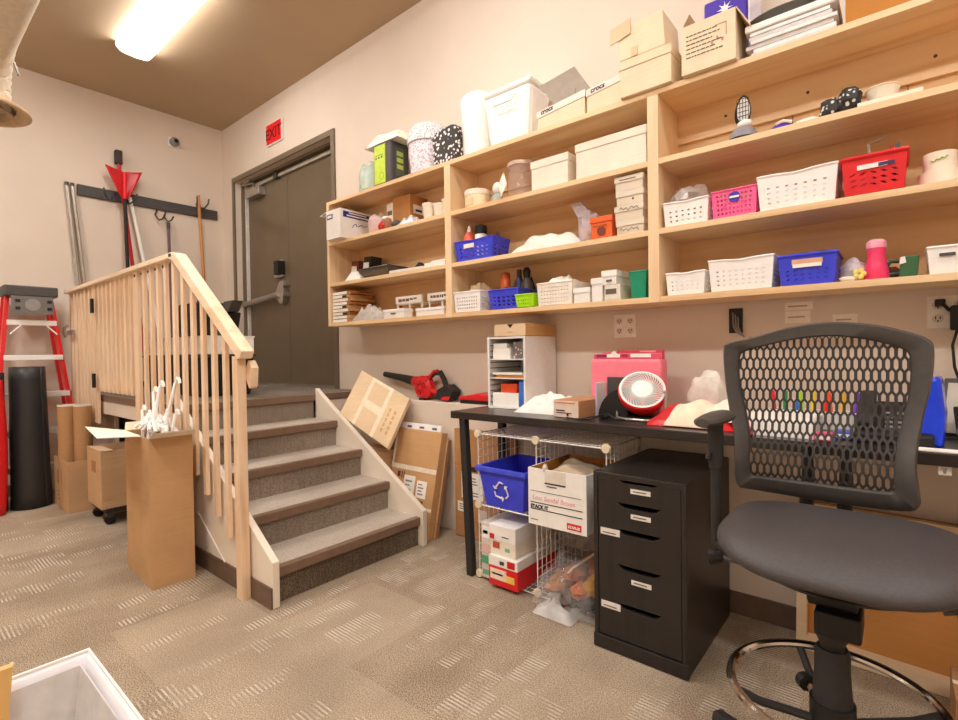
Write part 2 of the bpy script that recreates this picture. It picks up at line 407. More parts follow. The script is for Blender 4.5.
pts = []
for i in range(len(path) - 1):
    a, e = Vector(path[i]), Vector(path[i + 1]); k = max(2, int((e - a).length / .02)); pts += [a.lerp(e, j / k) for j in range(k)]
pts.append(Vector(path[-1]))
MB().tube(pts, [R + (.006 if i % 2 else 0) for i in range(len(pts))], 28).done('duct_pipe', M_DUCT, s, smooth=True, sharp=60)
b = MB(); b.lathe([(R, 2.76), (R + .01, 2.72), (.25, 2.685), (.262, 2.672), (.262, 2.66), (.235, 2.660), (.215, 2.68), (.19, 2.685)], (c.x, c.y, 0), 36, cap=False)
b.done('diffuser_flange', plain('c9ab83', .5), s, smooth=True)
b = MB()
for r in (.16, .10): b.lathe([(r + .018, 2.655), (r + .012, 2.651), (r - .025, 2.68), (r - .02, 2.685)], (c.x, c.y, 0), 32, cap=False)
b.lathe([(.001, 2.662), (.05, 2.658), (.06, 2.675), (.001, 2.69)], (c.x, c.y, 0), 24)
b.done('diffuser_cone', plain('a88960', .5), s, smooth=True)
b = MB(); b.tube([(c.x + .14, c.y + .165, 2.95), (c.x + .13, c.y + .185, 2.89), (c.x + .15, c.y + .18, 2.87)], .006, 6); b.done('damper_handle', M_STEEL, s)

s = thing('security_camera', 'small white dome camera high on the left wall', 'camera', (-5.86, 2.08, 3.41))
B(-5.86, -5.84, 2.03, 2.13, 3.365, 3.465).done('base_plate', M_WHITE, s, bev=.006)
MB().lathe([(.045, 0), (.045, .03), (.036, .05), (.02, .06)], (-5.84, 2.08, 3.415), 18, 'x').done('dome', M_GREY, s, smooth=True)
MB().lathe([(.02, .0), (.02, .012), (.01, .016)], (-5.785, 2.08, 3.415), 12, 'x').done('lens', M_BLACK, s, smooth=True)

# ================================================================== stairs + landing
SX = [-2.26, -2.54, -2.82, -3.10, -3.38]; RZ = .176; SY0, SY1 = 1.205, 2.13
st = thing('staircase', 'carpeted staircase of five steps leading up to the door landing', 'stairs', (-2.8, 1.67, 0))
for i in range(5):
    z = RZ * (i + 1); x = SX[i]
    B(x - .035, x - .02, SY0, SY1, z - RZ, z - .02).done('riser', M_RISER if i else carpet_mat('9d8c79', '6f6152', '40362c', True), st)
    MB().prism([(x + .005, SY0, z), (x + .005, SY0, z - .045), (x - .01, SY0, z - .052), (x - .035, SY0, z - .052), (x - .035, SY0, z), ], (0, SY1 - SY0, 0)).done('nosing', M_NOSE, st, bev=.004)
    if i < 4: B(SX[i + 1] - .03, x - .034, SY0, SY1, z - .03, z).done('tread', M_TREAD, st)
M_STR = wall_mat('e6dbca')
for y0, nm in ((1.17, 'outer'), (2.13, 'inner')):
    y1 = y0 + .035
    o = MB().prism([(-2.235, y0, 0), (-2.235, y0, .215), (-3.375, y0, .925), (-3.375, y0, 0)], (0, y1 - y0, 0)).done('stringer', M_STR, st, bev=.003)
B(-3.37, -2.236, 1.160, 1.1695, 0, .098).done('base_trim', M_BROWN, st)
MB().tube([(-3.05, 1.165, .30), (-2.72, 1.165, .10)], .004, 6).done('panel_seam', M_WHITE, st)

lp = thing('landing_platform', 'carpeted landing in front of the double door at stair top', 'platform', (-4.6, 1.9, .88))
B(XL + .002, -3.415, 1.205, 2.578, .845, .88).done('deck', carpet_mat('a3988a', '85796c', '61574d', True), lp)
MB().prism([(-3.375, 2.167, .88), (-3.375, 2.167, .835), (-3.39, 2.167, .828), (-3.415, 2.167, .828), (-3.415, 2.167, .88)], (0, .411, 0)).done('nosing', M_NOSE, lp, bev=.004)
B(XL + .002, -3.415, 1.17, 1.205, .835, .885).done('edge_trim', M_NOSE, lp, bev=.003)
B(XL + .002, -3.38, 1.178, 1.203, .735, .835).done('fascia', M_WALL, lp)
B(-3.41, -3.385, 2.17, 2.44, 0, .828).done('side_panel', M_WALL, lp)
B(-4.95, -3.42, 1.95, 1.99, 0, .845).done('back_panel', M_BROWN, lp)
B(XL + .002, -4.95, 1.27, 1.30, 0, .735).done('front_panel', M_WALL, lp)

# ------------------------------------------------------------------ railing
rl = thing('wooden_railing', 'pale timber railing with slatted balusters along landing and stairs', 'railing', (-4.0, 1.14, .88))
BY0, BY1 = 1.136, 1.156
def bal(x, z0, z1, parent, w=.038, m=M_RAIL, name='baluster', yo=0): return B(x - w / 2, x + w / 2, BY0 + yo, BY1 + yo, z0, z1).done(name, m, parent, bev=.002)
HRZ = lambda x: 1.75 + (x + 3.20) * (1.75 - 1.115) / (-3.20 + 2.33)
# level cap rail and sloped handrail
B(-5.69, -3.19, 1.108, 1.172, 1.745, 1.775).done('top_rail', M_RAILX, rl, bev=.004)
MB().prism([(-3.24, 1.108, 1.775), (-3.15, 1.108, 1.765), (-2.365, 1.108, 1.20), (-2.385, 1.108, 1.165), (-2.41, 1.108, 1.162), (-3.19, 1.108, 1.727), (-3.24, 1.108, 1.742)], (0, .064, 0)).done('handrail', M_RAILX, rl, bev=.005)
MB().prism([(-2.45, 1.161, 1.09), (-2.41, 1.161, 1.155), (-2.38, 1.161, 1.12), (-2.39, 1.161, 1.03), (-2.405, 1.161, 1.02)], (0, .036, 0)).done('rail_bracket', M_RAIL, rl)
B(-2.482, -2.428, 1.116, 1.1595, 0, HRZ(-2.455) - .03).done('newel_post', M_RAIL, rl, bev=.002)
for i in range(6):
    x = -2.615 - i * .1285
    zb = .255 + (-2.615 - x) * .69
    bal(x, min(zb, .66), HRZ(x) - .035 if x < -3.2 or True else 0, rl)
x = -3.386
while x > -3.90:
    bal(x, .66, 1.745, rl); x -= .125
bal(-3.93, .66, 1.745, rl, .06, name='post')
x = -4.92
while x > -5.70:
    bal(x, .66, 1.745, rl); x -= .117
bal(-4.87, .66, 1.745, rl, .05, name='post')
g = B(-4.83, -3.97, BY1, BY1 + .02, 1.64, 1.70).done('gate', M_RAIL, rl)
B(-4.83, -3.97, BY1, BY1 + .02, .95, 1.01).done('rail', M_RAILX, g)
for i in range(8): bal(-4.76 + i * .105, .915, 1.735, g, yo=-.002)
for z in (1.58, 1.0): B(-4.84, -4.80, 1.100, 1.117, z - .055, z + .055).done('hinge', M_BLACK, g)
b = MB(); b.tube([(-5.60, 1.10, 1.36), (-5.60, 1.085, 1.40), (-5.60, 1.09, 1.44), (-5.60, 1.115, 1.46)], .012, 6); b.box(-5.58, -5.40, 1.10, 1.118, 1.375, 1.415)
b.done('latch', M_STEEL, rl)
for i in range(5):
    x = -3.36 - .125 * i
    MB().lathe([(.009, 0), (.009, .004)], (x, 1.1175, 1.71), 8, 'y').done('screw', M_BLACK, rl)
B(-5.80, -4.9, BY1, BY1 + .012, .70, .79).done('bottom_rail', M_RAIL, rl)

# stored things on the landing
s = thing('storage_crate', 'black storage crate on the landing behind the railing, nearer the wall corner', 'crate', (-4.65, 1.7, .88))
B(-4.98, -4.32, 1.50, 1.90, .881, 1.17, (.02, .02)).done('crate_body', M_BLACK, s, bev=.008); B(-4.99, -4.31, 1.49, 1.91, 1.17, 1.19).done('rim', M_DGREY, s)
s = thing('storage_crate', 'black storage crate on the landing behind the railing, nearer the stair top', 'crate', (-4.06, 1.7, .88))
B(-4.27, -3.85, 1.50, 1.90, .881, 1.17, (.02, .02)).done('crate_body', M_BLACK, s, bev=.008); B(-4.28, -3.84, 1.49, 1.91, 1.17, 1.19).done('rim', M_DGREY, s)
s = thing('long_white_box', 'long low white box lying across the black crates behind the railing', 'box', (-4.39, 1.7, 1.19))
B(-4.98, -3.80, 1.52, 1.88, 1.191, 1.315).done('box_body', M_WHITEG, s, bev=.004); B(-4.985, -3.795, 1.515, 1.885, 1.315, 1.325).done('lid', M_WHITE, s)
s = thing('black_case', 'upright black case standing on the long white box behind the railing', 'case', (-4.35, 1.72, 1.325))
B(-4.55, -4.15, 1.62, 1.84, 1.326, 1.60).done('case_body', M_BLACK, s, bev=.015); MB().tube([(-4.42, 1.73, 1.60), (-4.42, 1.73, 1.635), (-4.28, 1.73, 1.635), (-4.28, 1.73, 1.60)], .01, 6).done('handle', M_DGREY, s)
s = thing('black_hand_vacuum', 'black tool with angled head peeking above the sloping handrail', 'tool', (-3.80, 1.7, 1.325))
B(-3.93, -3.78, 1.62, 1.78, 1.326, 1.50, (.02, .02)).done('body', M_BLACK, s, bev=.01)
MB().prism([(-3.86, 1.66, 1.50), (-3.73, 1.66, 1.50), (-3.66, 1.66, 1.575), (-3.80, 1.66, 1.575)], (0, .08, 0)).done('head', M_DGREY, s, bev=.005)

# ================================================================== tools on the left wall
X = -5.86
s = thing('tool_rail', 'long dark grey tool rail with hooks mounted on the left wall', 'tool rack', (X, 1.88, 2.73))
B(X, X + .025, 1.256, 2.505, 2.685, 2.785).done('rail_plate', plain('4b4646', .6), s, bev=.003)
def hook(y, z, s, r=.05):
    for dy in (-r, r):
        MB().tube([(X + .026, y + dy * .4, z + .02), (X + .05, y + dy * .5, z - .02), (X + .10, y + dy, z - .03), (X + .15, y + dy * 1.4, z + .01), (X + .16, y + dy * 1.5, z + .06)], .008, 6).done('hook', M_DSTEEL, s)
hook(1.56, 2.70, s, .09); hook(2.30, 2.80, s, .04)
for dy in (-.05, .03):
    MB().tube([(X + .03, 1.96 + dy, 2.69), (X + .035, 1.955 + dy - .02, 2.62), (X + .05, 1.965 + dy, 2.57), (X + .09, 1.985 + dy, 2.58), (X + .11, 2.0 + dy, 2.62)], .008, 6).done('hook', plain('4d3320', .5), s)
s = thing('snow_shovel', 'red shovel hung blade up on the tool rail', 'shovel', (X + .1, 1.6, .9))
b = MB(); px = X + .13
def blade(u, v_):
    hw = .130 * (1 - v_) ** .9 + .022; y = 1.6 + (2 * u - 1) * hw; z = 2.99 - .29 * v_ - (.03 * (1 - abs(2 * u - 1)) if v_ < .1 else 0)
    return (px + .02 * (2 * u - 1) ** 2 - .02, y, z)
b.grid(blade, 13, 10); b.done('blade', M_RED, s, solid=.008, smooth=True)
MB().tube([(px + .01, 1.6, 2.95), (px, 1.6, 2.70)], .018, 8).done('socket', M_REDB, s, smooth=True)
MB().tube([(px - .005, 1.6, 2.70), (px, 1.625, .93)], .016, 8).done('shaft', M_BLACK, s, smooth=True)
B(px - .02, px + .02, 1.57, 1.68, .882, .94).done('grip', M_BLACK, s, bev=.01)
s = thing('long_handled_scraper', 'red pole with a black grip standing behind the red shovel', 'tool', (X + .06, 1.6, .9))
MB().tube([(X + .06, 1.575, 3.05), (X + .06, 1.78, .935)], .017, 8).done('shaft', plain('b8202a', .45), s, smooth=True)
B(X + .025, X + .085, 1.545, 1.605, 3.04, 3.175).done('grip', plain('3a2e2b', .6), s, bev=.012)
B(X + .04, X + .08, 1.70, 1.86, .882, .935).done('scraper_blade', M_DGREY, s)
s = thing('white_broom', 'white pole leaning beside the red shovel on the left wall', 'broom', (X + .1, 1.75, .9))
MB().tube([(X + .06, 1.66, 2.74), (X + .14, 1.93, 1.05)], .016, 8).done('shaft', M_WHITEG, s, smooth=True)
B(X + .09, X + .17, 1.82, 2.06, .882, 1.06).done('broom_head', M_WHITE, s, bev=.01)
s = thing('purple_pole', 'short dark purple pole below the double hook on the tool rail', 'pole', (X + .05, 2.0, .9))
MB().tube([(X + .05, 2.0, 2.50), (X + .05, 2.02, .885)], .015, 8).done('shaft', plain('6a5460', .5), s, smooth=True)
MB().tube([(X + .05, 2.0, 2.50), (X + .05, 2.0, 2.56)], .018, 8).done('grip', M_DGREY, s, smooth=True)
s = thing('wooden_rake', 'tool with orange-brown wooden handle at right end of the rail', 'rake', (X + .08, 2.31, .9))
MB().tube([(X + .08, 2.285, 2.90), (X + .09, 2.36, .95)], .017, 8).done('shaft', wood('c98a4c', 'a8692f', 'z'), s, smooth=True)
b = MB(); b.box(X + .07, X + .11, 2.24, 2.48, .90, .95)
b.done('rake_head', M_DSTEEL, s)
for k, (y, lab) in enumerate(((1.178, 'thin steel pole leaning in the left wall corner, outer one of two'), (1.218, 'thin steel pole leaning on the left wall, nearer the tool rail'))):
    s = thing('steel_pole', lab, 'pole', (X + .1, y, .885), 'steel poles on the left wall')
    MB().tube([(X + .03, y, 2.755), (X + .05, y + .13 + .02 * k, .886)], .014, 10).done('tube', M_STEEL, s, smooth=True)
    MB().tube([(X + .03, y, 2.75), (X + .03, y, 2.78)], .016, 8).done('end_cap', M_DGREY, s, smooth=True)

# ------------------------------------------------------------------ ladder
s = thing('step_ladder', 'red step ladder with white treads leaning against the left wall', 'ladder', (-5.45, .92, 0))
lx = lambda z: -5.66 + .10 * (1 - z / 1.75)
yl = lambda z: .735 - .09 * (1.72 - z); yr = lambda z: 1.005 + .115 * (1.72 - z)
for fn, sg in ((yl, 1), (yr, -1)):
    MB().obox((lx(0), fn(0) - .02, 0), (.075, 0, 0), (0, .026, 0), (lx(1.7) - lx(0), fn(1.7) - fn(0), 1.70)).done('rail', M_REDB, s, bev=.004)
    MB().obox((lx(0) - .20, fn(0) - .02, 0), (.03, 0, 0), (0, .024, 0), (-5.80 - lx(0) + .16 + .03, fn(1.7) - fn(0), 1.70)).done('rear_rail', M_REDB, s)
for z in (1.485, 1.195, .885, .575, .28):
    MB().box(lx(z) - .01, lx(z) + .085, yl(z), yr(z), z - .03, z + .012).done('step', M_WHITE, s, bev=.003)
B(-5.74, -5.50, .695, 1.035, 1.69, 1.775).done('top_cap', M_DGREY, s, bev=.01)
tr = B(-5.505, -5.50, .735, 1.0, 1.545, 1.69).done('tool_tray', plain('6f6a66', .5), s)
MB().lathe([(.05, 0), (.05, .004)], (-5.5, .868, 1.62), 20, 'x').done('round_plate', M_GREY, tr)
for y in (.76, .96):
    for z in (1.59, 1.65): B(-5.5, -5.496, y, y + .03, z - .012, z + .012).done('slot', M_BLACK, tr)
for a, c_ in ((.73, .80), (1.03, .96)):
    MB().tube([(lx(1.4) + .09, a, 1.38), (lx(1.46) + .09, c_, 1.455)], .006, 6).done('brace', M_WHITE, s)

def roll(name, label, x, y, r, h, m, lean=(0, 0), rt=None, grp=None):
    s = thing(name, label, 'roll', (x, y, 0), grp)
    rt = rt or r
    b = MB(); n = 56; T = []
    def P(u, w):
        a = u * 2 * PI * 3.2; rr = (r + (rt - r) * w) * (1 - .12 * u)
        dent = 1 + .05 * noise.noise(Vector((a * .5, w * 4, x)))
        return (x + lean[0] * w + rr * dent * math.cos(a + .6), y + lean[1] * w + rr * dent * math.sin(a + .6), .003 + h * w)
    b.grid(P, 90, 12); b.done('rolled_sheet', m, s, smooth=True, solid=.004); return s
roll('rubber_mat_roll', 'tall black rolled rubber mat standing in front of the ladder', -5.33, .80, .13, 1.11, plain('2b2929', .45, 0, .1, 6), (-.03, .0), .112)
roll('rubber_mat_roll', 'black rolled mat at the left picture edge beside the taller roll', -5.33, .565, .095, 1.07, plain('262424', .5, 0, .1, 6))
s = thing('red_sled', 'curved red plastic sled standing on end at the left edge of the picture', 'sled', (-5.2, .5, 0))
MB().grid(lambda u, w: (-5.20 + .05 * math.sin(PI * u), .38 + .25 * u + .02 * math.sin(PI * w), .003 + 1.02 * w), 12, 16).done('shell', M_REDB, s, smooth=True, solid=.012)

# ------------------------------------------------------------------ cardboard by the stairs, left
def carton(b, x0, x1, y0, y1, z0, z1, t=.004):
    b.box(x0, x1, y0, y0 + t, z0, z1); b.box(x0, x1, y1 - t, y1, z0, z1); b.box(x0, x0 + t, y0 + t, y1 - t, z0, z1); b.box(x1 - t, x1, y0 + t, y1 - t, z0, z1)
    b.box(x0 + t, x1 - t, y0 + t, y1 - t, z0, z0 + t); return b
s = thing('cardboard_box', 'small open cardboard box on the carpet holding two cardboard tubes', 'box', (-5.05, 1.0, 0))
carton(MB(), -5.27, -4.83, .935, 1.13, .002, .39).done('box_body', M_CB, s)
MB().box(-5.16, -5.02, .9320, .9345, .19, .30).done('printed_mark', M_CBD, s)
b = MB(); [b.box(-5.16, -5.06, .9320, .9345, z, z + .012) for z in (.06, .09, .12)]; b.done('printed_lines', M_CBD, s)
for x, y, lab in ((-5.06, .985, 'left one of two cardboard tubes standing in the small box'), (-4.95, 1.062, 'right one of two cardboard tubes standing in the small box')):
    q = thing('cardboard_tube', lab, 'tube', (x, y, .006), 'cardboard tubes in the small box')
    MB().lathe([(.060, .006), (.060, .81), (.054, .81), (.054, .02)], (x, y, 0), 22, cap=False).done('tube_wall', cardboard('b98f63'), q, smooth=True)
    MB().lathe([(.061, .800), (.061, .8115), (.053, .8115), (.053, .805)], (x, y, 0), 22, cap=False).done('tube_rim', M_CREAM, q)
s = thing('paper_label', 'small white printed label tucked into the small tube box', 'label', (-5.13, .945, .36))
B(-5.16, -5.10, .944, .946, .335, .43).done('label_sheet', M_PAPER, s); B(-5.145, -5.115, .9425, .944, .37, .42).done('print', M_INK, s)

s = thing('furniture_dolly', 'low black dolly on casters under the cardboard box beside the stairs', 'dolly', (-4.45, 1.2, 0))
B(-4.62, -4.26, 1.03, 1.42, .085, .115).done('deck', M_BLK2, s, bev=.004)
for x in (-4.58, -4.30):
    for y in (1.06, 1.38):
        q = B(x - .02, x + .02, y - .02, y + .02, .05, .085).done('caster', M_DSTEEL, s)
        MB().lathe([(.034, -.014), (.034, .014)], (x, y, .0345), 14, 'x').done('wheel', M_BLACK, q)
s = thing('cardboard_box', 'cardboard box with open top sitting on the black dolly', 'box', (-4.45, 1.2, .116))
carton(MB(), -4.62, -4.27, 1.01, 1.40, .116, .525).done('box_body', M_CB, s)
MB().obox((-4.62, 1.01, .525), (.35, 0, 0), (0, .10, -.02), (0, 0, .004)).done('flap', M_CBL, s)
MB().obox((-4.27, 1.02, .120), (.02, 0, .05), (0, .36, 0), (.004, 0, 0)).done('torn_strip', M_CBL, s)
MB().box(-4.50, -4.40, 1.0075, 1.0095, .36, .44).done('printed_mark', M_CBD, s)

# tall box with hooks (rotated)
tb = thing('tall_cardboard_box', 'tall narrow cardboard box filled with white hooks beside the railing', 'box', (-2.90, .885, 0), rz=math.radians(-3))
L, W, H_ = .46, .20, .765
carton(MB(), -L, 0, 0, W, 0, H_).done('box_body', cardboard('c39b70'), tb, local=True)
MB().obox((0, 0, H_), (.10, -.01, .035), (0, W, .0), (.002, 0, .004)).done('flap', M_CREAM, tb, local=True)  # cream colour stands in for top light on this cardboard flap
MB().prism([(-L, 0, H_), (-.13, 0, H_), (.03, -.215, H_ + .035), (-.51, -.17, H_ + .035)], (0, 0, .004)).done('flap', M_CREAM, tb, local=True); MB().obox((-L, 0, H_), (-.12, .03, .03), (0, W, .0), (0, 0, .004)).done('flap', M_CBW, tb, local=True)
r0 = math.radians(-3)
random.seed(11)
hk = [(-.05, .08, .30, .16, 1.0), (-.11, .05, .28, .10, .9), (-.2, .09, .24, -.02, .8), (-.26, .05, .14, -.07, .6), (-.04, .12, .13, .14, .7), (-.33, .1, .10, -.12, .6), (-.15, .12, .12, .03, .7),
      (-.10, .1, .08, .1, .6), (-.22, .13, .07, -.04, .6), (-.30, .06, .06, .05, .6), (-.02, .06, .05, .12, .7), (-.17, .05, .05, .0, .6)]
for i, (u, w, hgt, lean, cs) in enumerate(hk):
    u -= .05; wx = -2.90 + u * math.cos(r0) - w * math.sin(r0); wy = .885 + u * math.sin(r0) + w * math.cos(r0)
    q = thing('white_plastic_hook', 'white plastic hook poking out of the tall cardboard box', 'hook', (wx, wy, .30), 'white hooks in the tall box')
    z1 = .765 + hgt
    lean *= 1.5 if hgt > .2 else .5; pth = [(wx - lean * .3, wy, .31), (wx, wy, .72), (wx + lean * .8, wy + .01, z1 - .02)]
    for a in range(6): 
        th = PI * (1 - a / 5) ; pth.append((wx + lean * .8 + .02 * cs + .02 * cs * math.cos(th), wy + .015, z1 - .02 + .025 * math.sin(th)))
    MB().tube(pth, .0085, 7).done('hook_rod', M_WHITEG, q, smooth=True, sharp=80)
    b = MB(); sg = 1 if i % 2 else -1
    b.tube([(wx - .07, wy + .02 * sg, .775 + .02 * (i % 3)), (wx - .02, wy, .80 + .025 * (i % 3)), (wx + .05, wy - .02 * sg, .78 + .015 * (i % 4))], .011, 6)
    b.tube([(wx - .05, wy - .02 * sg, .79), (wx + .0, wy + .02 * sg, .84 + .01 * (i % 3)), (wx + .06, wy + .03 * sg, .80)], .008, 6)
    b.done('clip', M_WHITEG, q, smooth=True)
# ================================================================== wall shelf unit
FY, BYk = 2.29, 2.576           # front edge / back of the shelves
T = .026
SB = [1.394, 1.700, 2.015, 2.328]    # underside of each board
ZT = [z + T for z in SB]             # surface of each board
DIV = [(-3.425, -3.395), (-2.165, -2.115), (-.888, -.838), (.42, .45)]
su = thing('wall_shelves', 'long maple wall shelf unit with three bays above the desk', 'shelf', (-1.5, 2.43, 1.394))
for k, (a, c_) in enumerate(zip(DIV[:-1], DIV[1:])):
    for j in range(4):
        B(a[1] if j < 3 else a[0], c_[0] if (j < 3 or k < 2) else c_[1], FY + (.0 if j else .004), BYk - .006, SB[j], ZT[j]).done('shelf_board', M_SHELF, su, bev=.0015)
    B(a[1], c_[0], BYk - .006, BYk, SB[0] + T, SB[3]).done('back_panel', M_BACK, su)
    if k < 3: B(a[1], c_[0], BYk - .024, BYk - .006, SB[3] - .15, SB[3]).done('hanging_rail', M_SHELF, su)
for a, c_ in DIV: B(a, c_, FY - .002, BYk, SB[0], SB[3] - .0005).done('upright', M_SHELFZ, su, bev=.0015)
for x in (-.40, -.385, -.36, -.10, -.085, -.06, .02): B(x, x + .004, BYk - .0075, BYk - .006, SB[2] + T, SB[3] - .15).done('slit', M_CBD, su)
for x in (-.62, -.30, .1): MB().lathe([(.006, 0), (.006, .003)], (x, BYk - .027, SB[3] - .075), 8, 'y').done('screw', M_DGREY, su)

def sheet_box(name, label, x0, x1, y0, y1, z0, z1, m, lid=None, lidh=.03, group=None, cat='box', over=.004, mt=None):
    s = thing(name, label, cat, ((x0 + x1) / 2, (y0 + y1) / 2, z0), group)
    if lid is None: B(x0, x1, y0, y1, z0, z1).done('box_body', m, s, bev=.003)
    else:
        B(x0 + over, x1 - over, y0 + over, y1 - over, z0, z1 - .004).done('box_body', m, s, bev=.002)
        B(x0, x1, y0, y1, z1 - lidh, z1).done('lid', lid, s, bev=.002)
    return s

def basket(name, label, x0, x1, y0, y1, z0, h, m, nx=7, nz=3, hole=.42, taper=.08, skew=0, rim=.010, cut=True, mv=(.12, .3), group=None, rz=0, handle=None):
    cx, cy = (x0 + x1) / 2, (y0 + y1) / 2
    s = thing(name, label, 'basket', (cx, cy, z0), group, rz)
    hx, hy = (x1 - x0) / 2, (y1 - y0) / 2; tp = lambda w: 1 - taper * (1 - w)
    b = MB()
    ny = max(2, int(nx * hy / hx))
    def side(p, q, dip):
        def fn(u, w):
            x = p[0] + (q[0] - p[0]) * u; y = p[1] + (q[1] - p[1]) * u
            z = h * w
            if dip and w > .55: z -= h * .05 * math.exp(-((u - .5) / .2) ** 2) * (w - .55) / .45
            return (x * tp(w), y * tp(w), .002 + z)
        return fn
    c4 = [(-hx, -hy), (hx, -hy), (hx, hy), (-hx, hy)]
    for k in range(4):
        b.plate(side(c4[k], c4[(k + 1) % 4], cut and k % 2 == 0), nx if k % 2 == 0 else ny, nz, hole, .08, mv[0], mv[1], skew)
    t = tp(0); b.quad((-hx * t, -hy * t, .002), (hx * t, -hy * t, .002), (hx * t, hy * t, .002), (-hx * t, hy * t, .002))
    b.done('basket_body', m, s, solid=.0025, local=True)
    b = MB(); P = []
    for k in range(4):
        f = side(c4[k], c4[(k + 1) % 4], cut and k % 2 == 0)
        P += [f(i / 12, 1.0) for i in range(12)]
    b.tube(P, rim / 2, 6, closed=True); b.done('rim', m, s, smooth=True, local=True)
    return s

def bottle(name, label, x, y, z, prof, m, cap, capz, cat='bottle', grp=None, seg=18):
    s = thing(name, label, cat, (x, y, z), grp)
    MB().lathe(prof, (x, y, z), seg).done('bottle_body', m, s, smooth=True)
    MB().lathe(capz, (x, y, z), seg).done('cap', cap, s, smooth=True); return s

Z1, Z2, Z3, Z4 = ZT[0] + .001, ZT[1] + .001, ZT[2] + .001, ZT[3] + .001
PW = plain('f6f3f0', .45, 0, .03)
# ---------------- top of the unit, left to right
s = thing('green_tinted_bag', 'pale green translucent plastic bag slumped on top of the left shelf end', 'bag', (-3.05, 2.44, Z4))
MB().blob((-3.04, 2.45, Z4 + .12), (.12, .10, .14), 16, 10, .3, 3, 3, .15).done('film', glassy('d3ecdf', .6, .25), s, smooth=True)
s = thing('white_bottle', 'white bottle in the shadow behind the lime and grey tin', 'bottle', (-2.93, 2.49, Z4))
MB().lathe([(.04, 0), (.045, .02), (.045, .14), (.02, .18), (.02, .20)], (-2.93, 2.49, Z4), 16).done('bottle_body', plain('d9d6ea', .4), s, smooth=True)
s = thing('lime_and_grey_tin', 'tall lime green and dark grey tin standing on top of the left bay', 'tin', (-2.76, 2.39, Z4))
B(-2.864, -2.672, 2.305, 2.47, Z4, Z4 + .285).done('tin_body', M_DGREY, s, bev=.012)
B(-2.850, -2.735, 2.3025, 2.306, Z4 + .01, Z4 + .275).done('lime_label', plain('c5dd3a', .5), s)
B(-2.6735, -2.6705, 2.345, 2.42, Z4 + .05, Z4 + .25).done('side_label', plain('5b6456', .5), s)
b = MB(); [b.box(-2.6705, -2.6685, 2.355, 2.41, Z4 + z, Z4 + z + .03) for z in (.10, .145, .19)]; b.done('side_print', plain('b9c65a', .6), s)
b = MB(); [b.lathe([(.007, 0), (.007, .001)], (-2.83 + .03 * i, 2.3015, Z4 + .19), 10, 'y') for i in range(3)]; b.box(-2.84, -2.76, 2.3012, 2.302, Z4 + .205, Z4 + .208); b.done('printed_dots', M_INK, s)
MB().lathe([(.022, 0), (.024, 0), (.024, .001), (.022, .001)], (-2.775, 2.3015, Z4 + .06), 16, 'y', cap=False).done('printed_ring', plain('5f7320', .6), s)
s = thing('folded_towel', 'white folded cloth with lime stripes lying on the lime and grey tin', 'towel', (-2.76, 2.39, Z4 + .286))
MB().heap(-2.95, -2.60, 2.30, 2.50, Z4 + .286, .085, 16, .25, 4, 4, .35).done('cloth', speckle('f6f4ea', ('dfe8a8',), 20, .25), s, smooth=True)
M_PAT = speckle('e6e1e8', ('b3a8c2', 'c9b4be'), 60, .30); M_PAT2 = speckle('dedcde', ('a9a6ac',), 70, .34)
s = thing('patterned_gift_bag', 'white floral patterned round box beside the lime and grey tin', 'box', (-2.42, 2.42, Z4))
MB().lathe([(.125, 0), (.14, .22), (.001, .22)], (-2.43, 2.43, Z4), 28).done('box_body', M_PAT, s, smooth=True)
MB().lathe([(.142, .205), (.148, .205), (.143, .28), (.11, .325), (.05, .345), (.001, .35)], (-2.43, 2.43, Z4), 28).done('lid', M_PAT2, s, smooth=True)
s = thing('leopard_print_bag', 'small black and white leopard print bag on top of the shelf divider', 'bag', (-2.17, 2.38, Z4))
MB().prism([(-2.285, 2.32, Z4), (-2.085, 2.32, Z4), (-2.075, 2.32, Z4 + .17), (-2.11, 2.32, Z4 + .235), (-2.25, 2.32, Z4 + .225), (-2.30, 2.32, Z4 + .19)], (0, .12, 0)).done('bag_body', speckle('2f2826', ('efe8e2',), 42, .34, .05), s, bev=.012)
s = thing('clear_storage_tub', 'tall frosted plastic tub behind, left of the larger frosted tub', 'tub', (-2.0, 2.47, Z4))
M_FROST = plain('f6f3ee', .3, 0, .02)
MB().lathe([(.10, 0), (.115, .30), (.12, .37), (.09, .40), (.001, .40)], (-2.01, 2.45, Z4), 24).done('tub_body', M_FROST, s, smooth=True)
s = thing('clear_storage_tub', 'larger frosted white plastic tub with lid right of the tall round one', 'tub', (-1.72, 2.43, Z4))
MB().box(-1.88, -1.545, 2.325, 2.545, Z4, Z4 + .30, (.03, .02)).done('tub_body', M_FROST, s, bev=.03)
MB().prism([(-1.88, 2.325, Z4 + .302), (-1.545, 2.325, Z4 + .302), (-1.545, 2.545, Z4 + .302), (-1.88, 2.545, Z4 + .302)], (0, 0, .03)).done('lid', M_FROST, s, bev=.012)
b = MB(); b.tube([(-1.80, 2.318, Z4 + .26), (-1.78, 2.30, Z4 + .22), (-1.66, 2.30, Z4 + .22), (-1.64, 2.318, Z4 + .26)], .006, 6); b.done('handle', M_WHITE, s)
M_BOXW = plain('e9e1d6', .7, 0, .04)
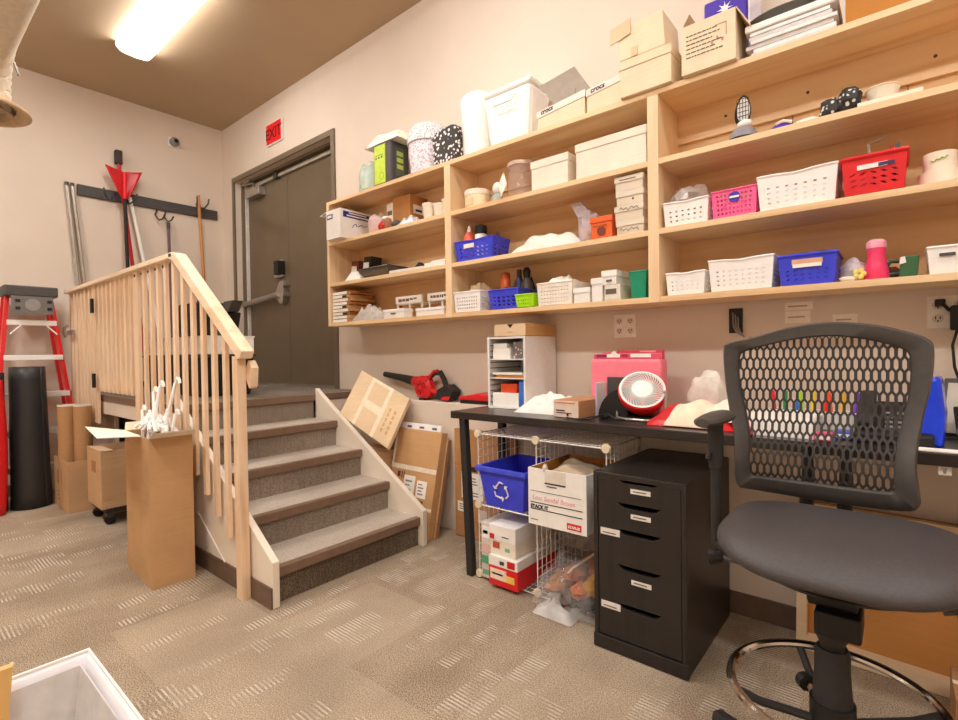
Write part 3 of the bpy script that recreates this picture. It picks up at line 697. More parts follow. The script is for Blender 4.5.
def shoebox(x0, x1, y0, y1, z0, z1, label, txt, lift):
    s = thing('shoe_box', label, 'box', ((x0 + x1) / 2, (y0 + y1) / 2, z0), 'shoe boxes on top of the shelves')
    carton(MB(), x0 + .004, x1 - .004, y0 + .004, y1 - .004, z0, z1 - .004).done('box_body', M_CBW, s)
    a = Vector((x0, y0, z1 - .035)); 
    MB().obox(a, (x1 - x0, 0, lift), (0, y1 - y0, 0), (0, 0, .035)).done('lid', M_BOXW, s, bev=.002)
    text('lettering', txt, M_INK, s, (x0 + .025, y0 - .001, z1 - .028 + lift * .25), .034, shear=.25, tilt=lift / (x1 - x0), bold=.0008)
    return s
shoebox(-1.49, -1.205, 2.30, 2.50, Z4, Z4 + .095, 'shoe box with slightly raised lid, directly right of the frosted tub', 'crocs', .03)
shoebox(-1.20, -1.012, 2.30, 2.50, Z4, Z4 + .115, 'shoe box with crooked lid next to the stacked kraft boxes', 'crocs', .02)
s = thing('raised_box_lid', 'grey inside of a box lid standing up behind the shoe boxes', 'lid', (-1.36, 2.40, Z4 + .13))
MB().obox((-1.505, 2.36, Z4 + .265), (.205, 0, .028), (.085, .10, -.16), (.002, .006, .004)).done('lid_panel', plain('b9b0a6', .7), s)
MB().tube([(-1.31, 2.37, Z4 + .10), (-1.31, 2.40, Z4 + .20)], .003, 5).done('prop', M_GREY, s)

def kraft(name, label, x0, x1, y0, y1, z0, z1, m=M_CBW): return sheet_box(name, label, x0, x1, y0, y1, z0, z1, m, m, .04, cat='box')
kraft('kraft_box', 'kraft box with dark line under its lid, below the dented one above the middle divider', -1.012, -.768, 2.265, 2.45, Z4, Z4 + .165, M_CBW)
s = thing('kraft_box', 'dented kraft box with torn corner, uppermost above the middle shelf divider', 'box', (-.91, 2.38, Z4 + .166))
MB().prism([(-1.005, 2.265, Z4 + .166), (-.795, 2.265, Z4 + .166), (-.805, 2.265, Z4 + .325), (-.96, 2.265, Z4 + .315), (-1.035, 2.265, Z4 + .30), (-1.01, 2.265, Z4 + .25)], (0, .20, 0)).done('box_body', M_CBW, s, bev=.004)
MB().obox((-1.05, 2.258, Z4 + .255), (.10, 0, .02), (0, .004, 0), (-.0, 0, .07)).done('torn_flap', M_CBL, s)
MB().box(-.95, -.92, 2.2615, 2.265, Z4 + .168, Z4 + .21).done('tape', M_CBL, s)
s = thing('kraft_box', 'open kraft box with printed text on its front, left of the white document stack', 'box', (-.62, 2.38, Z4))
carton(MB(), -.725, -.512, 2.265, 2.47, Z4, Z4 + .205).done('box_body', M_CBW, s)
MB().obox((-.725, 2.27, Z4 + .205), (.03, 0, .05), (0, .20, 0), (.003, 0, 0)).done('flap', M_CBL, s)
MB().obox((-.512, 2.27, Z4 + .205), (.05, 0, -.09), (0, .20, 0), (.003, 0, .003)).done('flap', M_CBL, s)
b = MB(); random.seed(3)
for r in range(6):
    x = -.705; 
    while x < -.60 + .03 * (r % 2):
        wd = random.uniform(.006, .02); b.box(x, x + wd, 2.2632, 2.2648, Z4 + .155 - r * .018, Z4 + .159 - r * .018); x += wd + .004
b.done('printed_lines', M_GREYINK, s)
b = MB(); [b.box(-.605 + .02 * i, -.597 + .02 * i, 2.2632, 2.2648, Z4 + .09 + .012 * (i % 2), Z4 + .104 + .012 * (i % 2)) for i in range(3)]; b.box(-.59, -.545, 2.2632, 2.2648, Z4 + .16, Z4 + .163); b.box(-.548, -.545, 2.2632, 2.2648, Z4 + .11, Z4 + .163); b.done('printed_marks', plain('c98f86', .8), s)
s = thing('purple_pouch', 'purple pouch with a white emblem poking up behind the printed kraft box', 'pouch', (-.62, 2.53, Z4))
MB().box(-.70, -.52, 2.505, 2.545, Z4, Z4 + .42).done('pouch_body', M_PURPLE, s, bev=.01)
b = MB()
for k in range(8):
    a = k * PI / 4; b.prism([(-.61 + .006 * math.cos(a + 1.57), 2.503, Z4 + .36 + .006 * math.sin(a + 1.57)), (-.61 + .034 * math.cos(a), 2.503, Z4 + .36 + .034 * math.sin(a)), (-.61 + .006 * math.cos(a - 1.57), 2.503, Z4 + .36 + .006 * math.sin(a - 1.57))], (0, .001, 0))
b.lathe([(.014, 0), (.014, .0012)], (-.61, 2.502, Z4 + .36), 12, 'y'); b.done('emblem', M_WHITE, s)
s = thing('clear_sleeve', 'clear plastic sleeve standing right of the purple pouch', 'sleeve', (-.495, 2.52, Z4))
MB().box(-.515, -.465, 2.49, 2.54, Z4, Z4 + .40).done('film', glassy('efe8f2', .4), s, bev=.01)
random.seed(5)
for k in range(6):
    x0 = -.47 + random.uniform(-.015, .015); dz = .016
    tag(B(x0, -.185 + random.uniform(-.015, .01), 2.30 + random.uniform(0, .01), 2.50, Z4 + k * dz, Z4 + (k + 1) * dz - .002 * (k % 2)).done('document_bundle', plain('ece9e6' if k % 2 else 'd5d2d3', .5), bev=.002),
        'white plastic-wrapped bundle in the stack on the right bay, %s' % ['lowest', 'second from bottom', 'third from bottom', 'third from top', 'second from top', 'topmost'][k], 'bundle', 'white bundles on top of the right bay')
s = thing('white_tray', 'white rimmed tray lying on the white bundle stack', 'tray', (-.33, 2.40, Z4 + .097))
MB().box(-.485, -.175, 2.295, 2.52, Z4 + .097, Z4 + .125).done('tray_body', M_WHITEG, s, bev=.006)
s = thing('dark_platter', 'dark grey oval platter resting on the white tray', 'platter', (-.36, 2.40, Z4 + .126))
MB().lathe([(.001, 0), (.06, .003), (.15, .05), (.145, .055), (.06, .012), (.001, .01)], (-.36, 2.42, Z4 + .126), 30, cap=False, sy=.6).done('platter_body', plain('5d5b56', .4), s, smooth=True)
s = thing('green_jar', 'small dark olive jar beside the dark platter', 'jar', (-.22, 2.36, Z4 + .126))
MB().lathe([(.03, 0), (.035, .03), (.03, .06)], (-.215, 2.37, Z4 + .126), 16).done('jar_body', plain('6b6a2c', .3), s, smooth=True)
MB().lathe([(.031, .06), (.031, .075)], (-.215, 2.37, Z4 + .126), 16).done('lid', M_DGREY, s)
sheet_box('orange_kraft_box', 'orange-brown long box at the right end of the shelf top', -.155, .36, 2.32, 2.50, Z4, Z4 + .16, M_CBO)

# ---------------- left bay
def small(name, label, cat, mk, loc, grp=None):
    s = thing(name, label, cat, loc, grp); mk(s); return s
s = thing('printer_paper_box', 'white and blue box overhanging the left end of the shelves', 'box', (-3.26, 2.4, Z3))
carton(MB(), -3.347, -3.169, 2.235, 2.55, Z3, Z3 + .215).done('box_body', M_WHITE, s)
B(-3.1695, -3.167, 2.26, 2.53, Z3 + .155, Z3 + .20).done('blue_band', plain('2b357f', .5), s)
b = MB(); b.box(-3.168, -3.1662, 2.31, 2.47, Z3 + .185, Z3 + .193); b.box(-3.168, -3.1662, 2.29, 2.49, Z3 + .165, Z3 + .175); b.done('band_print', M_WHITE, s)
B(-3.335, -3.265, 2.2325, 2.235, Z3 + .15, Z3 + .185).done('blue_tag', plain('39447f', .5), s); B(-3.325, -3.275, 2.231, 2.2326, Z3 + .158, Z3 + .177).done('tag_print', M_WHITE, s)
b = MB(); b.tube([(-3.168, 2.36 + .02 * math.cos(a / 3), Z3 + .10 + .016 * math.sin(a / 2)) for a in range(0, 20)], .0025, 5); b.tube([(-3.168, 2.39, Z3 + .10), (-3.168, 2.43, Z3 + .12), (-3.168, 2.45, Z3 + .105), (-3.168, 2.48, Z3 + .12)], .0025, 5); b.done('scribble', plain('4a4aa0', .6), s)
MB().obox((-3.347, 2.238, Z3 + .215), (-.09, 0, -.02), (0, .044, 0), (0, 0, .003)).done('flap', M_WHITE, s)
MB().obox((-3.347, 2.235, Z3 + .215), (.178, 0, 0), (0, .09, .025), (0, 0, .003)).done('flap', M_CBD, s)
s = thing('white_carton', 'narrow white carton between the white and blue box and the brown one', 'box', (-2.79, 2.43, Z3)); B(-2.83, -2.76, 2.39, 2.47, Z3, Z3 + .20).done('box_body', M_BOXW, s, bev=.003); B(-2.82, -2.77, 2.3885, 2.39, Z3 + .12, Z3 + .15).done('print', M_GREYINK, s)
s = thing('brown_box', 'orange-brown cardboard box on the left bay top shelf', 'box', (-2.66, 2.45, Z3))
B(-2.752, -2.575, 2.38, 2.55, Z3, Z3 + .225).done('box_body', cardboard('b37a44'), s, bev=.003); B(-2.72, -2.66, 2.3785, 2.38, Z3 + .09, Z3 + .13).done('print', M_CBD, s)
B(-2.5755, -2.573, 2.41, 2.52, Z3 + .10, Z3 + .16).done('side_label', M_WHITE, s); B(-2.574, -2.5722, 2.43, 2.49, Z3 + .115, Z3 + .13).done('side_print', M_INK, s)
for i, (x, hh, lab) in enumerate(((-2.43, .13, 'cream paper cup stack right of the brown box'), (-2.33, .11, 'middle cream paper cup stack in the left bay'), (-2.25, .125, 'cream paper cup stack against the left divider'))):
    s = thing('paper_cups', lab, 'cups', (x, 2.42, Z3), 'cream cup stacks in the left bay')
    MB().lathe([(.030, 0), (.042, hh * .6), (.040, hh * .6), (.044, hh * .75), (.042, hh * .76), (.046, hh), (.001, hh * .98)], (x, 2.42, Z3), 18).done('cup_wall', M_CREAM, s, smooth=True)
    MB().lathe([(.0445, hh - .006), (.048, hh - .006), (.048, hh + .002), (.0445, hh + .002)], (x, 2.42, Z3), 18, cap=False).done('cup_rim', M_WHITE, s)
s = thing('pink_wrap', 'pale pink crumpled wrap beside the white and blue box', 'wrap', (-2.96, 2.40, Z3)); MB().blob((-2.955, 2.41, Z3 + .075), (.08, .07, .085), 14, 9, .35, 3, 8, .1).done('film', glassy('f3d3d0', .75, .4), s, smooth=True)
s = thing('red_ornament', 'small red and white figurine on the left bay top shelf', 'figurine', (-2.81, 2.34, Z3))
MB().blob((-2.82, 2.34, Z3 + .035), (.035, .03, .036), 12, 8, .1, 3, 1).done('body', M_RED, s, smooth=True); MB().blob((-2.765, 2.345, Z3 + .045), (.035, .028, .045), 12, 8, .15, 4, 2).done('bundle', plain('a56a4c', .7), s, smooth=True); MB().blob((-2.79, 2.34, Z3 + .085), (.03, .025, .018), 10, 6, .2, 4, 3).done('trim', M_WHITE, s, smooth=True)
s = thing('dark_pouch', 'small black pouch at the front of the left bay top shelf', 'pouch', (-2.68, 2.34, Z3)); MB().blob((-2.675, 2.345, Z3 + .025), (.045, .035, .028), 12, 8, .2, 3, 5, .1).done('pouch_body', M_DGREY, s, smooth=True)
s = thing('pale_wrapper', 'silvery wrapper lying in front of the brown box', 'wrapper', (-2.55, 2.335, Z3)); MB().heap(-2.63, -2.43, 2.30, 2.37, Z3, .045, 12, .5, 5, 7).done('film', plain('cbc6c8', .35, .2), s, smooth=True)

def lean_book(label, x, w_, h, m, m2, lean):
    s = thing('book', label, 'book', (x, 2.47, Z2), 'books leaning in the left bay')
    MB().obox((x, 2.38, Z2 + .002 + .03 * lean), (w_, 0, -.03 * lean), (0, .10, 0), (-lean * h, .04, h)).done('cover', m, s, bev=.002)
    MB().obox((x + .01 - lean * h * .25, 2.3785 + .005, Z2 + .03 + h * .25), (w_ * .7, 0, -.02 * lean), (0, .003, 0), (-lean * h * .35, .014, h * .35)).done('cover_print', m2, s)
lean_book('book with red-brown cover leaning on the left end of the middle shelf', -3.25, .09, .165, plain('6e2f24', .5), plain('e6d8c8', .6), .25)
lean_book('book with black and white cover right of the red-brown book', -3.11, .09, .18, M_BLACK, M_WHITE, .15)
s = thing('white_pyramid_card', 'white folded card at the front left of the middle shelf', 'card', (-3.15, 2.33, Z2)); MB().prism([(-3.22, 2.30, Z2), (-3.04, 2.30, Z2), (-3.09, 2.33, Z2 + .065), (-3.18, 2.33, Z2 + .065)], (0, .05, 0)).done('card_sheet', M_WHITE, s)
s = thing('grey_tray', 'dark grey baking tray tilted on the left bay middle shelf', 'tray', (-2.92, 2.42, Z2))
MB().box(-3.08, -2.74, 2.315, 2.50, Z2 + .02, Z2 + .065, (.035, .03), top=False).done('tray_body', plain('6f6860', .35, .4), s, solid=.004)
MB().box(-3.03, -2.79, 2.36, 2.46, Z2, Z2 + .02).done('foot', M_DGREY, s); MB().tube([(-3.08, 2.315, Z2 + .067), (-2.74, 2.315, Z2 + .067), (-2.74, 2.50, Z2 + .067), (-3.08, 2.50, Z2 + .067)], .007, 6, closed=True).done('rim', M_DSTEEL, s)
s = thing('paper_sheaf', 'sheaf of pale papers lying right of the dark grey tray', 'paper', (-2.55, 2.40, Z2)); MB().obox((-2.72, 2.31, Z2), (.33, .02, 0), (-.02, .16, 0), (0, 0, .022)).done('sheets', plain('d8d4cf', .6), s)
s = thing('black_clip', 'small black triangular clip on the paper sheaf', 'clip', (-2.46, 2.35, Z2 + .023)); MB().prism([(-2.50, 2.34, Z2 + .023), (-2.42, 2.34, Z2 + .023), (-2.455, 2.34, Z2 + .055)], (0, .03, 0)).done('clip_body', M_INK, s)
s = thing('paper_roll', 'white paper roll lying against the left divider on the middle shelf', 'roll', (-2.28, 2.42, Z2))
MB().lathe([(.001, 0), (.030, 0), (.030, .21), (.001, .21)], (-2.38, 2.40, Z2 + .031), 20, 'x').done('roll_body', M_WHITE, s, smooth=True); MB().lathe([(.010, -.001), (.010, .0)], (-2.38, 2.40, Z2 + .031), 12, 'x').done('core', M_CBD, s)
s = thing('white_notepad', 'white pad under the paper roll on the middle shelf', 'notepad', (-2.28, 2.36, Z2)); MB().box(-2.36, -2.18, 2.30, 2.365, Z2, Z2 + .028).done('pad', M_PAPER, s)

nm = ['bottom', 'second from bottom', 'third from bottom', 'fourth from bottom', 'middle', 'fourth from top', 'third from top', 'second from top', 'top']
random.seed(9); z = Z1
for k in range(9):
    h = .026; dx = random.uniform(-.02, .012)
    s = thing('flat_box', 'flat brown sleeve in the far left shelf stack, %s one' % nm[k], 'box', (-3.27, 2.41, z), 'stacked flat sleeves in the left bay')
    B(-3.385, -3.16 + dx, 2.305, 2.53, z + .001, z + h - .002).done('sleeve', cardboard(['b88958', 'c99868', 'a8713f'][k % 3]), s, bev=.0015)
    B(-3.383, -3.20 + dx, 2.3025, 2.305, z + .002, z + h - .004).done('end_paper', M_PAPER if k % 4 != 2 else M_CREAM, s)
    if k in (2, 4, 7): B(-3.24 + dx, -3.19 + dx, 2.301, 2.3025, z + .003, z + h - .006).done('end_print', M_INK, s)
    z += h
s = thing('clear_bag', 'crinkled clear plastic bag lying at the front of the left bay bottom shelf', 'bag', (-3.0, 2.35, Z1)); MB().heap(-3.15, -2.83, 2.30, 2.42, Z1, .09, 20, .5, 8, 5).done('film', glassy('f0ece6', .45, .15), s, smooth=True)
s = thing('brown_stick', 'thin brown wooden stick standing at the back of the left bay', 'stick', (-2.89, 2.55, Z1)); B(-2.90, -2.88, 2.545, 2.565, Z1, Z1 + .17).done('stick_body', plain('b4713e', .6), s); B(-2.9, -2.88, 2.5445, 2.5655, Z1 + .15, Z1 + .171).done('tip', M_CBD, s)
s = sheet_box('white_low_box', 'low white box with faint print at the front of the left bay', -2.782, -2.565, 2.30, 2.385, Z1, Z1 + .062, M_WHITE, M_WHITEG, .02); B(-2.70, -2.65, 2.2985, 2.30, Z1 + .025, Z1 + .035).done('print', M_GREYINK, s)
s = sheet_box('white_low_box', 'low white box against the left divider on the bottom shelf', -2.46, -2.20, 2.305, 2.37, Z1, Z1 + .05, M_WHITE, M_WHITEG, .018)
for x0, x1, lab in ((-2.76, -2.50, 'white letter tray with handwritten label behind the low white box'), (-2.44, -2.19, 'white letter tray with handwritten label against the left divider')):
    s = thing('letter_tray', lab, 'tray', ((x0 + x1) / 2, 2.48, Z1), 'white letter trays in the left bay')
    B(x0, x1, 2.40, 2.41, Z1 + .105, Z1 + .155).done('front_label', M_PAPER, s)
    b = MB(); random.seed(int(x0 * 100) % 97); x = x0 + .03
    while x < x1 - .05: wd = random.uniform(.012, .035); b.box(x, x + wd, 2.3985, 2.40, Z1 + .118 + random.uniform(0, .01), Z1 + .138); x += wd + .006
    b.done('handwriting', M_GREYINK, s)
    for xx in (x0, (x0 + x1) / 2 - .005, x1 - .012): B(xx, xx + .012, 2.41, 2.42, Z1, Z1 + .155).done('leg', M_WHITE, s)
    B(x0, x1, 2.42, 2.56, Z1 + .10, Z1 + .106).done('shelf', M_WHITE, s)

# ---------------- middle bay
s = thing('cream_jar', 'squat cream tub with white lid left on the middle bay top shelf', 'jar', (-2.0, 2.41, Z3))
MB().lathe([(.07, 0), (.078, .01), (.078, .09), (.001, .09)], (-1.99, 2.40, Z3), 24).done('jar_body', plain('efdcb6', .5), s, smooth=True); MB().lathe([(.081, .085), (.081, .115), (.07, .12), (.001, .12)], (-1.99, 2.40, Z3), 24).done('lid', M_CREAM, s, smooth=True)
B(-2.02, -1.96, 2.3195, 2.3225, Z3 + .02, Z3 + .06).done('label', plain('e3c9a0', .6), s)
s = thing('glass_figurine', 'small clear glass figurine beside the squat cream tub', 'figurine', (-1.81, 2.36, Z3)); MB().blob((-1.81, 2.36, Z3 + .03), (.035, .03, .032), 12, 8, .1, 3, 2).done('base', glassy('cfe0e0', .6), s, smooth=True); MB().blob((-1.805, 2.36, Z3 + .09), (.032, .03, .034), 12, 8, .05, 2, 4).done('head', M_WHITEG, s, smooth=True)
s = thing('glass_jar', 'large glass jar with a white diamond tag on the middle bay', 'jar', (-1.67, 2.42, Z3))
MB().lathe([(.06, 0), (.075, .02), (.08, .09), (.07, .16), (.075, .185)], (-1.665, 2.40, Z3), 24, cap=False).done('jar_wall', glassy('dcc2b6', .32, .08), s, smooth=True); MB().lathe([(.078, .185), (.078, .205), (.001, .21)], (-1.665, 2.40, Z3), 24).done('lid', plain('cdb3a2', .3), s, smooth=True)
MB().prism([(-1.745, 2.312, Z3 + .02), (-1.70, 2.31, Z3 + .08), (-1.725, 2.312, Z3 + .15), (-1.765, 2.314, Z3 + .09)], (0, .002, 0)).done('tag', M_WHITE, s)
s = kraft('lidded_carton', 'cream carton with lid right of the glass jar', -1.535, -1.305, 2.30, 2.46, Z3, Z3 + .155, M_CREAM)
s = kraft('lidded_carton', 'long cream carton with lid against the middle divider', -1.265, -.895, 2.30, 2.50, Z3, Z3 + .175, M_CREAM)
s = basket('plastic_basket', 'blue basket holding bottles at the left of the middle bay', -2.095, -1.80, 2.30, 2.47, Z2, .118, M_BLUE, 7, 3, .4, .12, .6)
B(-2.02, -1.94, 2.2975, 2.2995, Z2 + .075, Z2 + .1).done('sticker', M_WHITE, s)
bottle('glue_bottle', 'bottle with orange body and white pointed cap in the blue basket', -2.045, 2.38, Z2 + .005, [(.032, 0), (.035, .01), (.035, .15), (.03, .17), (.015, .185)], plain('ee6a4c', .45), M_WHITE, [(.016, .185), (.014, .20), (.004, .225)])
bottle('spray_can', 'white can with black cap in the blue basket', -1.96, 2.39, Z2 + .005, [(.038, 0), (.038, .155), (.034, .165)], M_WHITE, M_BLACK, [(.037, .16), (.037, .21), (.033, .215)])
for x, y, h, c_, lab in ((-1.90, 2.40, .15, 'd9d3da', 'small pale bottle behind the white can in the blue basket'), (-1.865, 2.37, .14, '7b4b8a', 'slim purple bottle in the blue basket'), (-1.825, 2.38, .155, '52364f', 'slim dark bottle at the right end of the blue basket')):
    bottle('small_bottle', lab, x, y, Z2 + .005, [(.016, 0), (.018, .01), (.018, h - .03), (.008, h - .02)], plain(c_, .4), M_DGREY, [(.009, h - .022), (.009, h)])
s = thing('white_plastic_bag', 'flat white plastic bag lying in the middle of the middle bay', 'bag', (-1.46, 2.42, Z2)); MB().heap(-1.70, -1.27, 2.32, 2.52, Z2, .085, 22, .45, 5, 2).done('film', plain('efe6da', .4), s, smooth=True)
s = thing('clear_bag', 'upright crumpled clear bag left of the small orange box', 'bag', (-1.26, 2.42, Z2)); MB().blob((-1.255, 2.43, Z2 + .085), (.055, .06, .10), 14, 10, .4, 3, 12, .1).done('film', glassy('e6dbe0', .7, .2), s, smooth=True)
MB().prism([(-1.30, 2.42, Z2 + .13), (-1.24, 2.42, Z2 + .16), (-1.30, 2.42, Z2 + .24), (-1.36, 2.42, Z2 + .235)], (0, .02, 0)).done('bag_neck', glassy('dccfd6', .6, .2), s, solid=.002)
s = sheet_box('small_orange_box', 'small orange box with dark lettering on the middle bay', -1.187, -1.068, 2.30, 2.385, Z2, Z2 + .108, M_ORANGE, M_ORANGE, .028)
b = MB(); b.tube([(-1.17 + .006 * i, 2.2985, Z2 + .062 + .006 * math.sin(i * 1.9)) for i in range(14)], .0016, 4); b.done('handwriting', plain('7a2f18', .6), s); MB().lathe([(.022, 0), (.022, .001)], (-1.125, 2.298, Z2 + .036), 14, 'y', sx=1).done('printed_mark', plain('7a3a2a', .6), s)
M_BX = cardboard('dfd0bc')
for k, lab in enumerate(('lowest small kraft box in the stack of four by the middle divider', 'second small kraft box from the bottom, by the middle divider', 'third small kraft box from the bottom, by the middle divider', 'topmost small kraft box in the stack by the middle divider')):
    z0 = Z2 + k * .069; dx = [.0, -.008, .0, -.006][k]
    s = sheet_box('small_kraft_box', lab, -1.05 + dx, -.912 + dx * .3, 2.302, 2.385, z0, z0 + .068, M_BX, cardboard('e6dac8'), .028, 'small kraft boxes by the middle divider')
    b = MB()
    if k < 2: b.tube([(-1.03 + .0085 * i, 2.3005, z0 + [.022, .052][k] + .007 * math.sin(i * 2.1) + .003 * math.sin(i)) for i in range(12)], .0014, 4); b.done('handwriting', M_INK, s)
    elif k == 2: b.lathe([(.005, 0), (.005, .001)], (-.965, 2.3045, z0 + .026), 10, 'y'); b.done('hole', M_INK, s)
    else: b.box(-1.03, -.95, 2.3005, 2.3018, z0 + .05, z0 + .054); b.done('print', M_GREYINK, s)

basket('plastic_basket', 'white basket at the left of the middle bay bottom shelf', -2.105, -1.90, 2.30, 2.50, Z1, .118, PW, 9, 4, .45, .06, cut=False, mv=(.1, .2))
s = thing('paper_bag', 'crumpled brown paper in the left white basket', 'bag', (-2.0, 2.40, Z1 + .02)); MB().blob((-1.99, 2.41, Z1 + .10), (.075, .07, .085), 14, 9, .3, 3, 4).done('bag_body', plain('cdb694', .7), s, smooth=True)
basket('plastic_basket', 'blue basket full of sprays between white and lime baskets', -1.835, -1.625, 2.30, 2.52, Z1, .108, M_BLUE, 5, 3, .5, .1, .5, cut=False)
bottle('orange_can', 'orange can standing in the lower blue basket', -1.80, 2.42, Z1 + .006, [(.03, 0), (.03, .17), (.026, .18)], plain('d8622f', .45), plain('c0501f', .45), [(.027, .18), (.027, .215), (.02, .22)], cat='can')
bottle('navy_bottle', 'dark blue bottle behind the orange can', -1.715, 2.44, Z1 + .006, [(.03, 0), (.03, .15), (.014, .19)], plain('2d2c55', .4), M_DGREY, [(.015, .19), (.015, .23)])
bottle('dark_spray_bottle', 'dark trigger bottle right of the navy bottle', -1.655, 2.43, Z1 + .006, [(.034, 0), (.034, .14), (.015, .18)], plain('4b4543', .4), M_BLACK, [(.018, .175), (.024, .215), (.012, .235)])
s = thing('dark_pouch', 'small dark pouch in front of the bottles in the lower blue basket', 'pouch', (-1.74, 2.36, Z1)); MB().blob((-1.73, 2.36, Z1 + .085), (.06, .03, .05), 12, 8, .25, 3, 9).done('pouch_body', M_DGREY, s, smooth=True)
s = thing('hanging_tool', 'dark slim tool sloping out of the lower blue basket', 'tool', (-1.6, 2.45, Z1)); MB().tube([(-1.665, 2.49, Z1 + .19), (-1.635, 2.47, Z1 + .12), (-1.61, 2.46, Z1 + .01)], [.006, .012, .014], 6).done('handle', M_BLACK, s); MB().tube([(-1.665, 2.49, Z1 + .19), (-1.672, 2.495, Z1 + .21)], .004, 6).done('tip', M_STEEL, s)
basket('plastic_basket', 'small lime green basket at the front of the middle bay', -1.635, -1.515, 2.285, 2.40, Z1, .066, M_LIME, 6, 2, .3, .14, cut=False)
basket('plastic_basket', 'cream woven basket heaped with papers in the middle bay', -1.50, -1.29, 2.30, 2.50, Z1, .115, plain('f0e8dc', .6), 10, 5, .3, .05, cut=False, mv=(.06, .12))
s = thing('paper_heap', 'heap of loose white papers in the cream woven basket', 'papers', (-1.4, 2.41, Z1 + .1)); MB().heap(-1.485, -1.305, 2.315, 2.485, Z1 + .10, .05, 14, .5, 6, 3).done('sheets', M_PAPER, s)
sheet_box('white_box', 'small white box right of the cream woven basket', -1.285, -1.19, 2.30, 2.44, Z1, Z1 + .075, M_WHITE, M_WHITEG, .025)
sheet_box('white_box', 'white box standing left of the stacked white cartons', -1.185, -1.12, 2.30, 2.46, Z1, Z1 + .115, M_WHITE, M_WHITEG, .03)
s = sheet_box('white_carton', 'lower white carton beside the green bin, printed front', -1.112, -1.03, 2.30, 2.46, Z1, Z1 + .075, plain('e6ded0', .6)); B(-1.105, -1.05, 2.2985, 2.30, Z1 + .03, Z1 + .055).done('print', M_GREYINK, s)
s = sheet_box('white_carton', 'upper white carton stacked beside the green bin', -1.125, -1.045, 2.295, 2.47, Z1 + .076, Z1 + .145, M_WHITE, M_WHITEG, .03); B(-1.10, -1.07, 2.2935, 2.295, Z1 + .09, Z1 + .10).done('print', M_GREYINK, s)
s = thing('green_bin', 'small teal green plastic bin by the middle divider', 'bin', (-.945, 2.37, Z1))
MB().box(-.985, -.905, 2.305, 2.42, Z1, Z1 + .125, (.008, .008), top=False).done('bin_body', M_GREEN, s, solid=.003); MB().tube([(-.985, 2.305, Z1 + .125), (-.905, 2.305, Z1 + .125), (-.905, 2.42, Z1 + .125), (-.985, 2.42, Z1 + .125)], .005, 6, closed=True).done('rim', M_GREEN, s)

# ---------------- right bay
s = thing('shoe_on_stand', 'white sandal sole stuck upright on a dark round stand, right bay', 'shoe', (-.51, 2.40, Z3))
MB().lathe([(.001, 0), (.06, 0), (.06, .02), (.055, .035), (.04, .06), (.001, .068)], (-.51, 2.38, Z3), 22).done('stand', plain('8d8a92', .4), s, smooth=True)
MB().lathe([(.065, 0), (.065, .016), (.06, .018)], (-.51, 2.38, Z3), 22).done('stand_base', M_BLACK, s)
def sole(k): return [(-.505 + (.030 * k) * math.sin(2 * PI * i / 20) * (1 + .15 * math.cos(2 * PI * i / 20)), 2.36, Z3 + .135 + .062 * k * -math.cos(2 * PI * i / 20)) for i in range(20)]
MB().prism(sole(1.0), (-.01, .022, 0)).done('sole_edge', M_BLACK, s, bev=.003); o = MB().prism(sole(.82), (0, -.003, 0)).done('tread', plain('e2ddd8', .5), s)
b = MB(); [b.box(-.53 + .011 * i, -.528 + .011 * i, 2.355, 2.3575, Z3 + .09, Z3 + .18) for i in range(5)]; [b.box(-.526, -.486, 2.355, 2.3575, Z3 + .09 + .018 * i, Z3 + .092 + .018 * i) for i in range(6)]; b.done('tread_grooves', M_BLACK, s)
MB().blob((-.50, 2.36, Z3 + .075), (.03, .02, .018), 12, 8, .1, 3, 1).done('strap', M_WHITE, s, smooth=True)
s = thing('black_scrap', 'small black strap piece lying left of the sandal stand', 'strap', (-.65, 2.37, Z3)); MB().tube([(-.68, 2.34, Z3 + .008), (-.665, 2.35, Z3 + .012), (-.645, 2.345, Z3 + .006), (-.62, 2.35, Z3 + .01)], .006, 6).done('strap_body', M_BLACK, s)
s = thing('purple_case', 'small purple sandal lying beside white cloths, right bay top shelf', 'sandal', (-.37, 2.36, Z3)); MB().blob((-.365, 2.37, Z3 + .018), (.045, .03, .022), 14, 8, .1, 2, 5, .1).done('sole', M_PURPLE, s, smooth=True); MB().tube([(-.385, 2.35, Z3 + .035), (-.36, 2.345, Z3 + .042), (-.33, 2.35, Z3 + .03)], .006, 6).done('strap', M_WHITE, s)
s = thing('white_cloth', 'folded white cloth between the purple sandal and black bow', 'cloth', (-.28, 2.37, Z3)); MB().heap(-.325, -.225, 2.31, 2.43, Z3, .03, 12, .4, 4, 6).done('cloth', M_WHITE, s, smooth=True)
s = thing('black_bow', 'crumpled black and silver bow on the right bay top shelf', 'bow', (-.17, 2.35, Z3))
b = MB(); b.blob((-.205, 2.35, Z3 + .038), (.035, .03, .038), 14, 9, .45, 5, 3); b.blob((-.145, 2.35, Z3 + .048), (.04, .03, .048), 14, 9, .5, 5, 7); b.done('ribbon', speckle('22201f', ('d9d6d4',), 55, .30), s, smooth=True); MB().blob((-.175, 2.335, Z3 + .035), (.014, .012, .02), 10, 6, .1, 3, 1).done('knot', M_BLACK, s, smooth=True)
s = thing('cream_bowl', 'cream pleated bowl near the right end of the top shelf', 'bowl', (-.05, 2.38, Z3 + .02))
MB().lathe([(.03, .0), (.045, .03), (.05, .055), (.046, .056), (.03, .01)], (-.05, 2.39, Z3 + .02), 26, cap=True).done('bowl_wall', M_CREAM, s, smooth=True); MB().lathe([(.049, .053), (.053, .056), (.049, .060)], (-.05, 2.39, Z3 + .02), 26, cap=False).done('rim', M_CBW, s)
